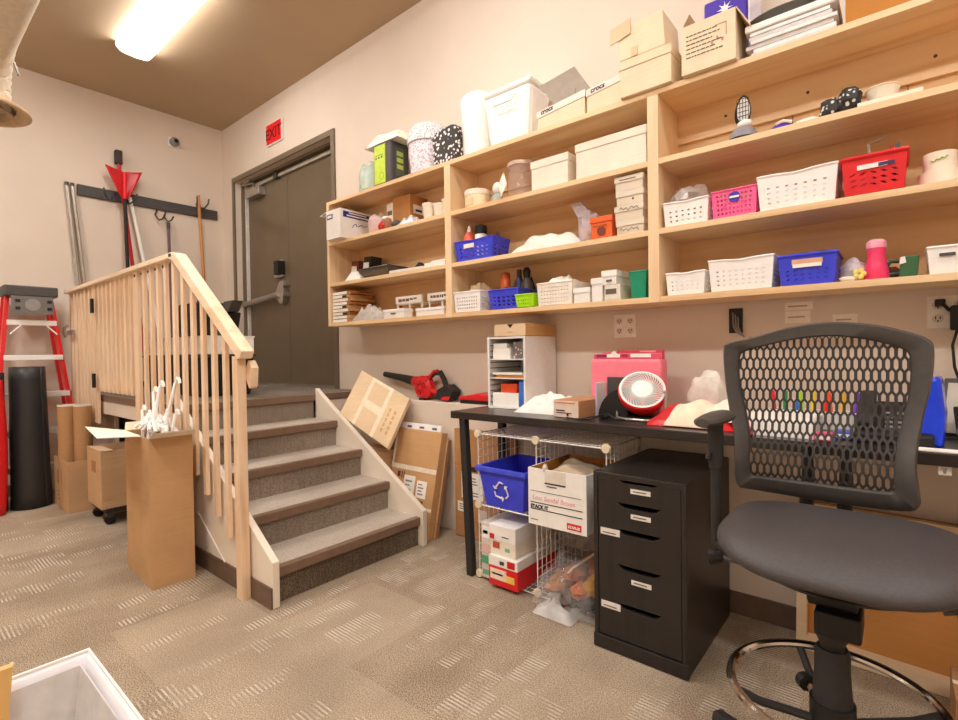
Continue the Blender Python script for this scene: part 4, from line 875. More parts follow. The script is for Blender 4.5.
s = thing('white_board_piece', 'flat white board lying under the cream bowl', 'board', (-.03, 2.38, Z3)); B(-.12, .06, 2.31, 2.47, Z3, Z3 + .019).done('board', M_CREAM, s)

basket('plastic_basket', 'small white basket with clear bag, right bay third shelf', -.825, -.633, 2.31, 2.50, Z2, .105, PW, 6, 3, .36)
s = thing('clear_bag', 'clear plastic bag bulging out of the small white basket', 'bag', (-.73, 2.41, Z2 + .09)); MB().blob((-.735, 2.41, Z2 + .13), (.085, .085, .065), 18, 10, .35, 3, 21).done('film', glassy('eee6e2', .4, .1), s, smooth=True)
s = basket('plastic_basket', 'bright pink basket with purple label, right bay', -.618, -.448, 2.31, 2.50, Z2, .112, M_PINK, 9, 5, .5, .06, cut=False, mv=(.08, .1))
MB().lathe([(.022, 0), (.022, .002)], (-.53, 2.3065, Z2 + .082), 14, 'y').done('label', M_PURPLE, s); B(-.548, -.512, 2.304, 2.3065, Z2 + .078, Z2 + .086).done('label_print', M_WHITE, s)
basket('plastic_basket', 'large white basket between the pink and red baskets', -.445, -.178, 2.305, 2.51, Z2, .135, PW, 7, 4, .34)
s = basket('plastic_basket', 'red basket with slots holding tools, right bay', -.165, .018, 2.285, 2.50, Z2, .128, M_REDB, 5, 3, .42, .1, .9, cut=False, rim=.016, mv=(.15, .38))
B(-.12, -.035, 2.283, 2.286, Z2 + .085, Z2 + .101).done('label', M_WHITE, s); B(-.06, -.015, 2.282, 2.2855, Z2 + .087, Z2 + .099).done('label_print', plain('2c2c5c', .5), s)
for x, y, h, c_, nm_, lab in ((-.09, 2.38, .20, 'bdbab6', 'metal_clamp', 'silver bent metal rod sticking out of the red basket'),):
    s = thing(nm_, lab, 'tool', (x, y, Z2 + .01)); MB().tube([(x, y, Z2 + .01), (x, y, Z2 + h), (x + .02, y - .01, Z2 + h + .003), (x + .045, y - .015, Z2 + h + .008)], .005, 6).done('rod', M_STEEL, s); MB().tube([(x, y, Z2 + .01), (x, y, Z2 + .07)], .009, 6).done('grip', M_BLACK, s)
s = thing('black_device', 'black gadget with red tip lying in the red basket', 'gadget', (-.03, 2.41, Z2 + .006)); B(-.075, .0, 2.37, 2.46, Z2 + .006, Z2 + .145).done('device_body', M_BLACK, s, bev=.005); B(-.03, -.018, 2.368, 2.372, Z2 + .145, Z2 + .175).done('tip', M_RED, s); B(-.015, .0, 2.38, 2.42, Z2 + .145, Z2 + .185).done('fin', M_DSTEEL, s)
s = thing('ribbon_spool', 'cream ribbon spool with green script at the right edge', 'spool', (.10, 2.39, Z2))
MB().lathe([(.058, 0), (.058, .05), (.045, .052), (.045, .115), (.001, .117)], (.105, 2.385, Z2), 26).done('spool_body', M_CREAM, s, smooth=True)
b = MB(); b.tube([(.105 + .047 * math.sin(a), 2.385 - .047 * math.cos(a), Z2 + .088 + .003 * math.sin(a * 22) + .012 * a) for a in [-.55 + .05 * i for i in range(20)]], .002, 5); b.done('script', plain('9dbb3a', .5), s)

basket('plastic_basket', 'small white basket left on the right bay bottom shelf', -.815, -.65, 2.31, 2.44, Z1, .095, PW, 6, 3, .36)
basket('plastic_basket', 'large white basket left of the blue one, right bay bottom shelf', -.632, -.388, 2.305, 2.49, Z1, .128, PW, 8, 4, .34)
s = basket('plastic_basket', 'blue basket beside the large white basket, right bay bottom shelf', -.372, -.182, 2.30, 2.52, Z1, .112, M_BLUE, 6, 3, .4, .1, .7, cut=False, rim=.014, mv=(.12, .45))
B(-.325, -.225, 2.296, 2.3005, Z1 + .078, Z1 + .098).done('label', plain('d9a98a', .6), s); B(-.322, -.228, 2.2945, 2.2965, Z1 + .066, Z1 + .080).done('label_print', M_WHITE, s)
s = thing('clear_bag', 'small crinkled clear bag right of the blue basket', 'bag', (-.13, 2.37, Z1)); MB().blob((-.135, 2.37, Z1 + .04), (.038, .05, .045), 14, 9, .4, 4, 31, .1).done('film', glassy('e9e2e6', .6, .2), s, smooth=True)
s = thing('yellow_flower', 'small pale yellow trinket in front of the pink vase', 'trinket', (-.12, 2.31, Z1)); b = MB(); [b.blob((-.115 + .012 * math.cos(k * 1.26), 2.312, Z1 + .024 + .012 * math.sin(k * 1.26)), (.009, .007, .009), 8, 6) for k in range(5)]; b.done('petals', plain('eedf7a', .6), s, smooth=True); MB().blob((-.15, 2.312, Z1 + .009), (.026, .010, .009), 10, 6, .3, 4, 2).done('stem', M_CREAM, s, smooth=True)
s = thing('pink_vase', 'hot pink flared vase with white rim, right bay', 'vase', (-.07, 2.36, Z1))
MB().lathe([(.001, .0), (.036, 0), (.04, .01), (.034, .05), (.026, .09), (.029, .125), (.025, .125), (.02, .09)], (-.068, 2.355, Z1), 24, cap=False).done('vase_wall', plain('ee3f6e', .35), s, smooth=True); MB().lathe([(.0295, .115), (.0305, .125), (.029, .138), (.02, .146), (.001, .147)], (-.068, 2.355, Z1), 24, cap=False).done('white_rim', plain('f6a7bd', .4), s, smooth=True)
s = thing('green_mug', 'square dark green mug lying with white inside, right bay', 'mug', (.01, 2.36, Z1))
MB().prism([(-.005, 2.32, Z1), (.045, 2.32, Z1), (.052, 2.32, Z1 + .075), (.0, 2.32, Z1 + .072)], (0, .07, 0)).done('mug_wall', plain('37613f', .4), s, bev=.005); MB().tube([(-.004, 2.35, Z1 + .06), (-.03, 2.35, Z1 + .062), (-.04, 2.35, Z1 + .04), (-.03, 2.35, Z1 + .015), (-.004, 2.35, Z1 + .02)], .007, 8).done('handle', plain('2c3a2c', .4), s, smooth=True)
MB().prism([(-.003, 2.3185, Z1 + .045), (.015, 2.3185, Z1 + .05), (.012, 2.3185, Z1 + .072), (.0, 2.3185, Z1 + .070)], (0, .002, 0)).done('patch', M_WHITE, s)
s = thing('brown_pouch', 'small brown leather pouch behind the green mug handle', 'pouch', (-.02, 2.42, Z1)); MB().blob((-.025, 2.42, Z1 + .025), (.03, .03, .027), 12, 8, .15, 3, 2, .1).done('pouch_body', plain('6e3b2a', .5), s, smooth=True)
s = basket('plastic_basket', 'white handled bin at the far right of the bottom shelf', .07, .26, 2.31, 2.48, Z1, .088, PW, 4, 2, .01, .08, cut=False); B(.10, .14, 2.3045, 2.308, Z1 + .058, Z1 + .068).done('handle_slot', M_DGREY, s)

# ---------------- on the wall below the shelves
def plate_outlet(name, label, x0, x1, z0, z1, n=2):
    s = thing(name, label, 'outlet', ((x0 + x1) / 2, 2.58, z0)); B(x0, x1, 2.574, 2.58, z0, z1).done('cover_plate', plain('f2e9e0', .4), s, bev=.002)
    for i in range(n):
        for j in range(2):
            xc = x0 + (x1 - x0) * (i + .5) / n; zc = z0 + (z1 - z0) * (.3 + .42 * j)
            q = MB().lathe([(.017, 0), (.017, .003)], (xc, 2.572, zc), 14, 'y').done('socket', plain('ddd0c2', .4), s)
            b = MB(); b.box(xc - .008, xc - .005, 2.5705, 2.572, zc - .003, zc + .008); b.box(xc + .005, xc + .008, 2.5705, 2.572, zc - .003, zc + .008); b.lathe([(.003, 0), (.003, .0015)], (xc, 2.5705, zc - .009), 8, 'y'); b.done('slots', M_INK, q)
    return s
plate_outlet('wall_outlet', 'double beige wall outlet under the middle shelf bay', -1.19, -1.068, 1.245, 1.368)
plate_outlet('wall_outlet', 'double wall outlet with black adapter at the right picture edge', .077, .20, 1.245, 1.365)
s = thing('junction_box', 'open black junction box with loose wires in the wall', 'outlet', (-.588, 2.58, 1.25))
B(-.617, -.560, 2.571, 2.58, 1.25, 1.365).done('box_frame', plain('2a2522', .6), s)
b = MB()
for k in range(3): b.tube([(-.60 + .010 * k, 2.57, 1.345 - .01 * k), (-.596 + .011 * k, 2.558, 1.31), (-.594 + .010 * k, 2.556, 1.28), (-.582 + .008 * k, 2.552, 1.255), (-.560 + .006 * k, 2.55, 1.240 - .005 * k)], .0034, 5)
b.done('wires', M_GREY, s)
for nm_, x0, x1, z0, z1, lab in (('note', -.391, -.288, 1.342, 1.376, 'upper of two paper notes on the wall above the chair'), ('note', -.391, -.297, 1.286, 1.338, 'lower of two paper notes on the wall above the chair'), ('note', -.218, -.135, 1.270, 1.314, 'single paper note on the wall right of the note pair')):
    s = thing('wall_note', lab, 'note', ((x0 + x1) / 2, 2.58, z0)); B(x0, x1, 2.578, 2.5798, z0, z1).done('paper', plain('f0e6d8', .7), s)
    B(x0 + .012, x1 - .02, 2.5772, 2.578, (z0 + z1) / 2 - .003, (z0 + z1) / 2 + .003).done('print', plain('b39f8b', .8), s)
s = thing('power_adapter', 'black power adapter plugged into the right hand outlet with hanging cable', 'adapter', (.15, 2.56, 1.27))
B(.098, .128, 2.545, 2.572, 1.325, 1.352).done('plug', M_BLACK, s, bev=.004); B(.14, .21, 2.52, 2.57, 1.235, 1.325).done('adapter_body', M_BLACK, s, bev=.006)
b = MB(); b.tube([(.12, 2.55, 1.335), (.135, 2.53, 1.31), (.15, 2.53, 1.30)], .006, 6); b.tube([(.16, 2.54, 1.24), (.145, 2.52, 1.18), (.15, 2.51, 1.10), (.17, 2.50, 1.02), (.20, 2.50, .88)], .005, 6); b.done('cable', M_BLACK, s, smooth=True)
# ================================================================== desk and what stands on it
DZ = .862
ds = thing('work_desk', 'long dark wood-grain work desk along the low wall under the shelves', 'desk', (-.6, 2.2, 0))
B(-1.876, .95, 2.005, 2.444, .824, DZ).done('desk_top', M_DESK, ds, bev=.003)
for (x0, y0), (x1, y1) in (((-1.805, 2.035), (-1.748, 2.015)), ((-1.805, 2.37), (-1.79, 2.372)), ((.90, 2.035), (.88, 2.02)), ((.90, 2.40), (.89, 2.42))):
    MB().obox((x1 - .02, y1 - .02, 0), (.04, 0, 0), (0, .04, 0), (x0 - x1, y0 - y1, .824)).done('leg', M_BLK2, ds, bev=.004)
E0 = DZ + .001

s = thing('desk_organizer', 'white upright letter sorter with many slots on the desk left', 'organizer', (-1.68, 2.40, E0))
ox0, ox1, oy0, oy1, oz1 = -1.81, -1.55, 2.25, 2.565, E0 + .40
wb = plain('e9e6e2', .5, 0, .03)
b = MB(); b.box(ox0, ox0 + .012, oy0, oy1, E0, oz1); b.box(ox1 - .012, ox1, oy0, oy1, E0, oz1); b.box(ox0 + .012, ox1 - .012, oy0, oy1, oz1 - .012, oz1); b.box(ox0 + .012, ox1 - .012, oy1 - .008, oy1, E0, oz1 - .012); b.box(ox0 + .012, ox1 - .012, oy0, oy1 - .008, E0, E0 + .01)
b.done('case', wb, s, bev=.0015)
for z in (.27, .165): B(ox0 + .012, ox1 - .012, oy0 + .01, oy1 - .008, E0 + z, E0 + z + .006).done('slot_shelf', wb, s)
b = MB()
for k in range(11): b.box(ox0 + .012, ox0 + .022, oy0 + .01, oy1 - .01, E0 + .03 + .032 * k, E0 + .034 + .032 * k)
b.done('slot_guides', M_DGREY, s)
def inbox(name, label, cat, x0, x1, y0, y1, z0, z1, m): 
    o = B(x0, x1, y0, y1, E0 + z0, E0 + z1).done(name, m, bev=.002); return tag(o, label, cat)
inbox('white_label_roll', 'white boxed labels in the top slot of the letter sorter', 'box', -1.785, -1.665, 2.27, 2.45, .2765, .335, M_WHITE)
inbox('white_card_stack', 'white cards on top of the boxed labels in the letter sorter', 'cards', -1.785, -1.69, 2.275, 2.42, .336, .362, M_PAPER)
inbox('speckled_pouch', 'speckled grey pouch right in the top slot of the letter sorter', 'pouch', -1.65, -1.572, 2.28, 2.45, .2765, .37, speckle('6b6460', ('d8d2cc',), 60, .3))
inbox('manila_folder', 'brown folder in the middle slot of the letter sorter', 'folder', -1.76, -1.57, 2.265, 2.5, .1715, .186, M_CBO)
inbox('paper_sheaf', 'white papers over the brown folder in the letter sorter', 'paper', -1.785, -1.58, 2.262, 2.5, .187, .198, M_PAPER)
inbox('orange_pouch', 'orange red pouch in the bottom compartment of the letter sorter', 'pouch', -1.74, -1.63, 2.28, 2.45, .086, .135, plain('d8491f', .5))
inbox('white_envelope_stack', 'white envelopes filling the bottom of the letter sorter', 'envelopes', -1.785, -1.605, 2.262, 2.5, .011, .085, M_PAPER)
inbox('blue_binder', 'narrow blue binder standing right in the letter sorter', 'binder', -1.60, -1.566, 2.258, 2.5, .011, .15, plain('3c6fc4', .5))
s = thing('kraft_drawer_box', 'shallow kraft box with heart-shaped cutout on top of the letter sorter', 'box', (-1.67, 2.40, oz1))
B(-1.755, -1.545, 2.25, 2.56, oz1 + .001, oz1 + .068).done('box_body', cardboard('caa06a'), s, bev=.002); B(-1.755, -1.545, 2.2475, 2.25, oz1 + .003, oz1 + .066).done('front', M_CBL, s)
MB().prism([(-1.665, 2.2465, oz1 + .066), (-1.625, 2.2465, oz1 + .066), (-1.645, 2.2465, oz1 + .045)], (0, .001, 0)).done('cutout', M_INK, s); B(-1.665, -1.63, 2.2465, 2.2475, oz1 + .02, oz1 + .026).done('print', M_CB, s)
s = thing('red_stapler', 'red and black device lying on the ledge behind the left desk end', 'stapler', (-2.1, 2.5, .846))
B(-2.22, -1.99, 2.465, 2.555, .846, .870).done('base', M_BLACK, s, bev=.004); MB().prism([(-2.225, 2.46, .870), (-1.985, 2.46, .870), (-1.985, 2.46, .905), (-2.06, 2.46, .918), (-2.16, 2.46, .900), (-2.225, 2.46, .890)], (0, .10, 0)).done('cover', M_REDB, s, bev=.006)
s = thing('white_cloth', 'heap of white cloth between the letter sorter and the small carton', 'cloth', (-1.4, 2.33, E0)); MB().heap(-1.56, -1.27, 2.15, 2.44, E0, .082, 26, .4, 6, 13).done('cloth', M_WHITE, s, smooth=True)
s = thing('small_carton', 'small brown carton with white printed end on the desk', 'box', (-1.21, 2.2, E0), rz=math.radians(-4))
MB().box(-.072, .072, -.10, .15, 0, .082).done('box_body', cardboard('b98a63'), s, bev=.002, local=True); MB().box(-.070, .068, -.102, -.10, .002, .08).done('end_label', plain('dfc9b8', .6), s, local=True)
b = MB(); b.box(-.055, -.005, -.1035, -.102, .03, .036); b.box(-.055, .03, -.1035, -.102, .02, .024); b.lathe([(.006, 0), (.006, .001)], (.01, -.1035, .014), 10, 'y'); b.done('print', M_INK, s, local=True)
MB().box(-.06, .05, -.1035, -.102, .068, .072).done('red_line', plain('c9605a', .6), s, local=True)
# pink hanging file box
s = thing('pink_file_box', 'pink file box packed with tabbed folders behind the red fan', 'file box', (-1.03, 2.38, E0))
M_PK = plain('f68496', .45, 0, .04); M_PKD = plain('e2536c', .45)
B(-1.215, -.855, 2.345, 2.435, E0, E0 + .272).done('box_body', M_PK, s, bev=.012)
for k, (x0, x1, zt, m) in enumerate(((-1.20, -.86, .296, M_PKD), (-1.19, -.862, .300, M_PK), (-1.17, -.86, .305, M_PKD), (-1.10, -.862, .315, M_PKD))): B(x0, x1, 2.356 + .018 * k, 2.360 + .018 * k, E0 + .2, E0 + zt).done('folder', m, s)
for k, (x0, x1, z0, z1, m, yy) in enumerate(((-1.185, -1.13, .282, .294, plain('7a2f55', .5), 2.353), (-1.128, -1.06, .28, .296, M_PAPER, 2.353), (-1.05, -1.02, .284, .295, plain('a5284a', .5), 2.353), (-1.005, -.905, .28, .297, M_PAPER, 2.353), (-.98, -.90, .302, .312, plain('f2b8ae', .6), 2.405))):
    B(x0, x1, yy, yy + .002, E0 + z0, E0 + z1).done('index_tab', m, s)
MB().prism([(-1.11, 2.352, E0 + .296), (-1.07, 2.352, E0 + .296), (-1.09, 2.352, E0 + .313)], (0, .002, 0)).done('index_tab', M_WHITE, s)
s = thing('black_magazine_holder', 'black curved magazine holder in front of the pink file box', 'holder', (-1.06, 2.28, E0))
def arc(r, x0, z0): return [(x0 + r * math.cos(PI - PI / 2 * i / 12), 2.22, z0 + r * math.sin(PI / 2 * i / 12)) for i in range(13)]
B(-1.115, -.965, 2.325, 2.335, E0, E0 + .185).done('back_panel', M_DGREY, s, bev=.003); MB().prism([(-1.11, 2.22, E0)] + arc(.14, -.97, E0) + [(-.965, 2.22, E0)], (0, .01, 0)).done('front_panel', M_BLACK, s)
B(-.985, -.965, 2.23, 2.325, E0, E0 + .14).done('side_panel', M_BLK2, s); B(-1.105, -.99, 2.235, 2.32, E0, E0 + .008).done('base', M_BLK2, s)
s = thing('white_booklet', 'thin white booklet standing left of the black magazine holder', 'booklet', (-1.14, 2.3, E0)); B(-1.132, -1.122, 2.235, 2.33, E0, E0 + .16).done('cover', M_PAPER, s); B(-1.1325, -1.1215, 2.233, 2.235, E0, E0 + .16).done('spine', plain('b7b0d0', .6), s)
# fan
s = thing('desk_fan', 'small round red desk fan with white swirl grille tilted upward', 'fan', (-.925, 2.20, E0))
fc = Vector((-.905, 2.245, E0 + .128)); RF = .105
tiltM = Matrix.Rotation(math.radians(22), 4, 'Z') @ Matrix.Rotation(math.radians(90 - 40), 4, 'X')
def fl(mb): bmesh.ops.transform(mb.b, matrix=Matrix.Translation(fc) @ tiltM, verts=mb.b.verts); return mb
b = MB(); b.lathe([(.03, -.085), (.075, -.075), (RF - .006, -.045), (RF + .002, -.012), (RF, .008), (RF - .006, .014), (RF - .014, .010), (RF - .02, -.02), (.001, -.05)], (0, 0, 0), 40, cap=False); fl(b).done('housing', M_REDB, s, smooth=True)
b = MB()
for k in range(38):
    a = 2 * PI * k / 38; q = []
    for i in range(6): r = .038 + (RF - .050) * i / 5; aa = a + .55 * i / 5; q.append((r * math.cos(aa), r * math.sin(aa), .018 - .006 * i / 5))
    b.tube(q, .0026, 5)
b.lathe([(RF - .016, .010), (RF - .012, .018), (RF - .004, .016), (RF - .006, .008)], (0, 0, 0), 40, cap=False)
g_ = fl(b).done('grille', M_WHITEG, s, smooth=True)
b = MB(); b.lathe([(.046, .012), (.045, .020), (.001, .024)], (0, 0, 0), 28, cap=False); fl(b).done('hub', M_WHITEG, s, smooth=True)
b = MB()
for k in range(5):
    a = 2 * PI * k / 5; ca, sa = math.cos(a), math.sin(a)
    b.quad(*[(r * math.cos(a + o), r * math.sin(a + o), zz) for r, o, zz in ((.02, 0, -.03), (.078, -.1, -.035), (.078, .75, -.012), (.02, .9, -.015))])
fl(b).done('blades', plain('3f3234', .4), s, solid=.002)
b = MB(); bx, by = fc.x, fc.y - .01
b.tube([(bx - .112, by + .0, fc.z), (bx - .112, by - .01, E0 + .03), (bx - .10, by - .04, E0 + .007), (bx - .05, by - .075, E0 + .006), (bx + .05, by - .075, E0 + .006), (bx + .10, by - .04, E0 + .007), (bx + .112, by - .01, E0 + .03), (bx + .112, by, fc.z)], .006, 8)
b.tube([(bx - .112, by, fc.z), (bx - .10, by + .005, fc.z)], .008, 8); b.tube([(bx + .112, by, fc.z), (bx + .10, by + .005, fc.z)], .008, 8)
b.done('wire_stand', M_STEEL, s, smooth=True)
B(bx - .08, bx + .08, by - .05, by + .06, E0, E0 + .012).done('base_pad', M_BLACK, s, bev=.005)
s = thing('black_cable', 'black cable looping on the desk between small carton and fan', 'cable', (-1.1, 2.1, E0)); MB().tube([(-1.20, 2.075, E0 + .004), (-1.15, 2.06, E0 + .004), (-1.09, 2.09, E0 + .004), (-1.055, 2.14, E0 + .02), (-1.04, 2.17, E0 + .022), (-1.0, 2.16, E0 + .006), (-.95, 2.155, E0 + .004)], .004, 6).done('cable_cord', M_BLACK, s, smooth=True)
MB().blob((-1.055, 2.17, E0 + .012), (.02, .03, .012), 10, 6, .3, 4, 1).done('cable_coil', M_BLK2, s)
# cloth heap
s = thing('red_striped_fabric', 'red and cream fabric heap on the desk right of the fan', 'fabric', (-.66, 2.2, E0)); MB().heap(-.835, -.49, 2.09, 2.36, E0, .075, 20, .35, 4, 9).done('fabric', M_RED, s, smooth=True)
MB().heap(-.755, -.53, 2.08, 2.30, E0 + .005, .085, 22, .3, 4, 10, .5).done('cream_fold', plain('ecdcc2', .8), s, smooth=True)
MB().heap(-.62, -.46, 2.12, 2.30, E0 + .03, .07, 16, .3, 4, 12, .5).done('cream_fold', plain('f2e6d4', .8), s, smooth=True)
s = thing('white_mesh_bag', 'rounded whitish mesh bag behind the red and cream fabric', 'bag', (-.66, 2.38, E0)); MB().blob((-.655, 2.375, E0 + .10), (.088, .055, .118), 20, 14, .28, 2.5, 14, .12).done('bag_body', glassy('e6ddd2', .85, .6), s, smooth=True)
MB().box(-.765, -.60, 2.36, 2.435, E0, E0 + .035).done('base_card', M_PAPER, s)
# things seen through the chair back
s = thing('paper_stack', 'stack of white papers on the desk behind the chair', 'paper', (-.38, 2.2, E0)); B(-.46, -.23, 2.06, 2.33, E0, E0 + .06).done('sheets', M_PAPER, s); B(-.455, -.235, 2.065, 2.32, E0 + .06, E0 + .064).done('top_sheet', M_WHITE, s)
s = thing('pen_cup', 'clear cup of coloured markers on the desk behind the chair', 'cup', (-.30, 2.37, E0)); MB().box(-.42, -.12, 2.345, 2.43, E0, E0 + .065, top=False).done('cup_wall', M_CLEARW, s, solid=.003); MB().tube([(-.42, 2.345, E0 + .065), (-.12, 2.345, E0 + .065), (-.12, 2.43, E0 + .065), (-.42, 2.43, E0 + .065)], .003, 5, closed=True).done('rim', M_WHITE, s)
for k, (c_, nm_) in enumerate((('d82a2a', 'red'), ('1d8a4a', 'green'), ('3a6fd0', 'blue'), ('a6d82a', 'lime'), ('e8d02a', 'yellow'), ('e0342a', 'bright red'), ('ee5a2a', 'orange'), ('f0b82a', 'amber'), ('7a4ab8', 'purple'))):
    x = -.395 + .032 * k
    s = thing('marker_pen', '%s marker standing in the clear cup behind the chair' % nm_, 'marker', (x, 2.385, E0 + .004), 'markers in the clear cup')
    MB().tube([(x, 2.385, E0 + .004), (x + .012 * ((k % 3) - 1), 2.39, E0 + .11)], .008, 8).done('barrel', plain(c_, .4), s, smooth=True)
    MB().tube([(x + .012 * ((k % 3) - 1), 2.39, E0 + .11), (x + .0145 * ((k % 3) - 1), 2.391, E0 + .14)], .0085, 8).done('cap', plain(c_, .35, 0, .02), s, smooth=True)
for k, (x, y, c_, lab) in enumerate(((-.44, 2.035, 'd83a4a', 'small red packet lying at the desk front behind the chair'), (-.20, 2.05, 'e0487a', 'small pink packet lying at the desk front behind the chair'), (-.15, 2.13, '3a5ac0', 'small blue packet lying beside the papers behind the chair'))):
    s = thing('small_packet', lab, 'packet', (x, y, E0)); B(x - .025, x + .025, y - .02, y + .03, E0, E0 + .03).done('packet_body', plain(c_, .5), s, bev=.005); B(x - .02, x + .02, y - .0215, y - .02, E0 + .008, E0 + .02).done('print', M_WHITE, s)
s = thing('desk_phone', 'black desk phone on the desk behind the right of the chair back', 'phone', (-.02, 2.2, E0))
MB().prism([(-.12, 2.08, E0), (-.12, 2.34, E0), (-.12, 2.34, E0 + .12), (-.12, 2.08, E0 + .035)], (.20, 0, 0)).done('phone_body', M_BLACK, s, bev=.006)
MB().prism([(-.115, 2.085, E0 + .055), (-.115, 2.33, E0 + .135), (-.115, 2.33, E0 + .16), (-.115, 2.085, E0 + .08)], (.05, 0, 0)).done('handset', M_BLK2, s, bev=.01)
for i in range(4):
    for j in range(3): B(-.04 + .03 * j, -.02 + .03 * j, 2.12 + .035 * i, 2.14 + .035 * i, E0 + .05 + .0115 * i, E0 + .056 + .0115 * i).done('key', M_GREY, s)
s = thing('white_tray_paper', 'white sheet lying on the desk right of the chair back', 'paper', (.1, 2.1, E0)); B(.00, .22, 2.015, 2.075, E0, E0 + .003).done('sheet', M_WHITE, s); B(.02, .2, 2.02, 2.07, E0 + .003, E0 + .004).done('top_sheet', M_PAPER, s)
s = thing('blue_bag', 'glossy blue plastic bag standing on the desk right of the chair back', 'bag', (.085, 2.2, E0))
MB().prism([(.03, 2.10, E0), (.10, 2.09, E0), (.105, 2.10, E0 + .10), (.095, 2.13, E0 + .22), (.06, 2.14, E0 + .21), (.035, 2.12, E0 + .12)], (.012, .12, 0)).done('bag_body', plain('1f3fd0', .2, 0, .15, 9), s, bev=.012)
s = thing('picture_frame', 'dark framed card leaning at the wall right of the blue bag', 'frame', (.15, 2.42, E0))
MB().obox((.10, 2.37, E0), (.09, 0, 0), (0, .012, 0), (.02, .06, .20)).done('frame_border', M_DGREY, s, bev=.003); MB().obox((.112, 2.368, E0 + .015), (.066, 0, 0), (0, .003, 0), (.017, .052, .17)).done('picture', plain('b9b2a8', .4), s)
s = thing('calculator', 'black calculator with light keys at the right picture edge', 'calculator', (.22, 2.28, E0))
A_ = Vector((.135, 2.14, E0 + .01)); UX, UY, UZ = Vector((.15, 0, 0)), Vector((0, .18, .09)), Vector((0, -.006, .014))
MB().obox(A_, UX, UY, UZ).done('calculator_body', M_BLACK, s, bev=.004)
b = MB()
for i in range(4):
    for j in range(5): b.obox(A_ + UX * (.08 + .23 * i) + UY * (.08 + .14 * j) + UZ, UX * .17, UY * .09, UZ * .3)
b.done('keys', plain('cfc8be', .5), s); MB().obox(A_ + UX * .08 + UY * .82 + UZ, UX * .84, UY * .14, UZ * .2).done('display', plain('8f9a86', .3), s)
MB().box(.15, .27, 2.20, 2.32, E0, E0 + .02).done('stand', M_DGREY, s)

# ================================================================== wire cube shelf under the desk
wx = [-1.695, -1.335, -.975]; wz = [.012, .385, .755]; wy0, wy1 = 2.02, 2.385
M_WIRE = plain('ece8e2', .35, .1); M_CONN = plain('ded0b4', .5)
s = thing('wire_cube_shelf', 'white wire cube shelving of four cells under the desk', 'shelf', (-1.345, 2.2, 0))
def panel(o, u, v_, n=9):
    o, u, v_ = Vector(o), Vector(u), Vector(v_); b = MB()
    for i in range(n + 1):
        r = .0032 if i in (0, n) else .0019
        b.tube([o + u * (i / n), o + u * (i / n) + v_], r, 5); b.tube([o + v_ * (i / n), o + v_ * (i / n) + u], r, 5)
    return b.done('wire_panel', M_WIRE, s)
ux = lambda i: (wx[i + 1] - wx[i], 0, 0); D_ = (0, wy1 - wy0, 0)
for i in range(3):
    for j in range(2): panel((wx[i], wy0, wz[j]), D_, (0, 0, wz[j + 1] - wz[j]))
for i in range(2):
    for j in range(3): panel((wx[i], wy0, wz[j]), ux(i), D_)
    for j in range(2): panel((wx[i], wy1, wz[j]), ux(i), (0, 0, wz[j + 1] - wz[j]))
for x in wx:
    for z in wz: MB().lathe([(.001, -.008), (.018, -.008), (.022, -.002), (.022, .006), (.018, .01), (.001, .011)], (x, wy0 - .004, z + (.012 if z < .1 else 0)), 16, 'y').done('connector', M_CONN, s, smooth=True)

s = thing('recycling_bin', 'blue plastic recycling bin with white recycling symbol in the wire cube', 'bin', (-1.5, 2.15, .39))
MB().box(-1.672, -1.390, 1.995, 2.34, .3925, .588, (.028, .028), top=False).done('bin_body', M_BLUE, s, solid=.004)
b = MB(); P = [(-1.69, 1.96), (-1.38, 1.96), (-1.38, 2.335), (-1.69, 2.335)]
for k in range(4):
    p, q = P[k], P[(k + 1) % 4]
b.box(-1.687, -1.375, 1.980, 1.996, .572, .596); b.box(-1.687, -1.375, 2.339, 2.355, .572, .596); b.box(-1.687, -1.671, 1.996, 2.339, .572, .596); b.box(-1.391, -1.375, 1.996, 2.339, .572, .596)
b.done('rim', plain('4450d8', .35, 0, .05), s, bev=.003)
b = MB(); cc = Vector((-1.535, 2.0035, .482))
for k in range(3):
    a0 = PI / 2 + k * 2 * PI / 3
    def pt(r, a, dy=0): return Vector((cc.x + r * math.cos(a), cc.y - .002 + .0 * dy - (cc.z + r * math.sin(a) - .488) * .11, cc.z + r * math.sin(a)))
    b.tube([pt(.042, a0 - .35), pt(.046, a0 + .15), pt(.036, a0 + .95), pt(.038, a0 + 1.2)], .0045, 5)
    e = pt(.040, a0 + 1.45); t1, t2 = pt(.054, a0 + 1.12), pt(.024, a0 + 1.05)
    b.prism([e, t1, t2], (0, -.002, 0))
b.done('recycling_symbol', M_WHITE, s)
s = thing('banker_box', 'open white cardboard file box with pink handwriting in the wire cube', 'box', (-1.16, 2.05, .39))
q = .39; qx0, qx1, qy0, qy1, qz = -1.318, -1.022, 1.925, 2.30, .648
carton(MB(), qx0, qx1, qy0, qy1, q, qz, .005).done('box_body', [M_WHITE], s)
carton(MB(), qx0 + .0055, qx1 - .0055, qy0 + .0055, qy1 - .0055, q + .01, qz - .001, .002).done('inner_lining', M_CBO, s)
B(qx0 + .09, qx1 - .10, qy0 - .0012, qy0, qz - .062, qz - .002).done('hand_hole', plain('dcd2c6', .7), s)
b = MB(); b.box(qx0 + .09, qx1 - .10, qy0 - .0024, qy0 - .0012, qz - .064, qz - .058); b.box(qx0 + .10, qx1 - .145, qy0 - .0024, qy0 - .0012, qz - .076, qz - .072); b.done('hand_slot', M_INK, s)
b = MB(); yy = (qy0 - .0012, qy0 - .0002)
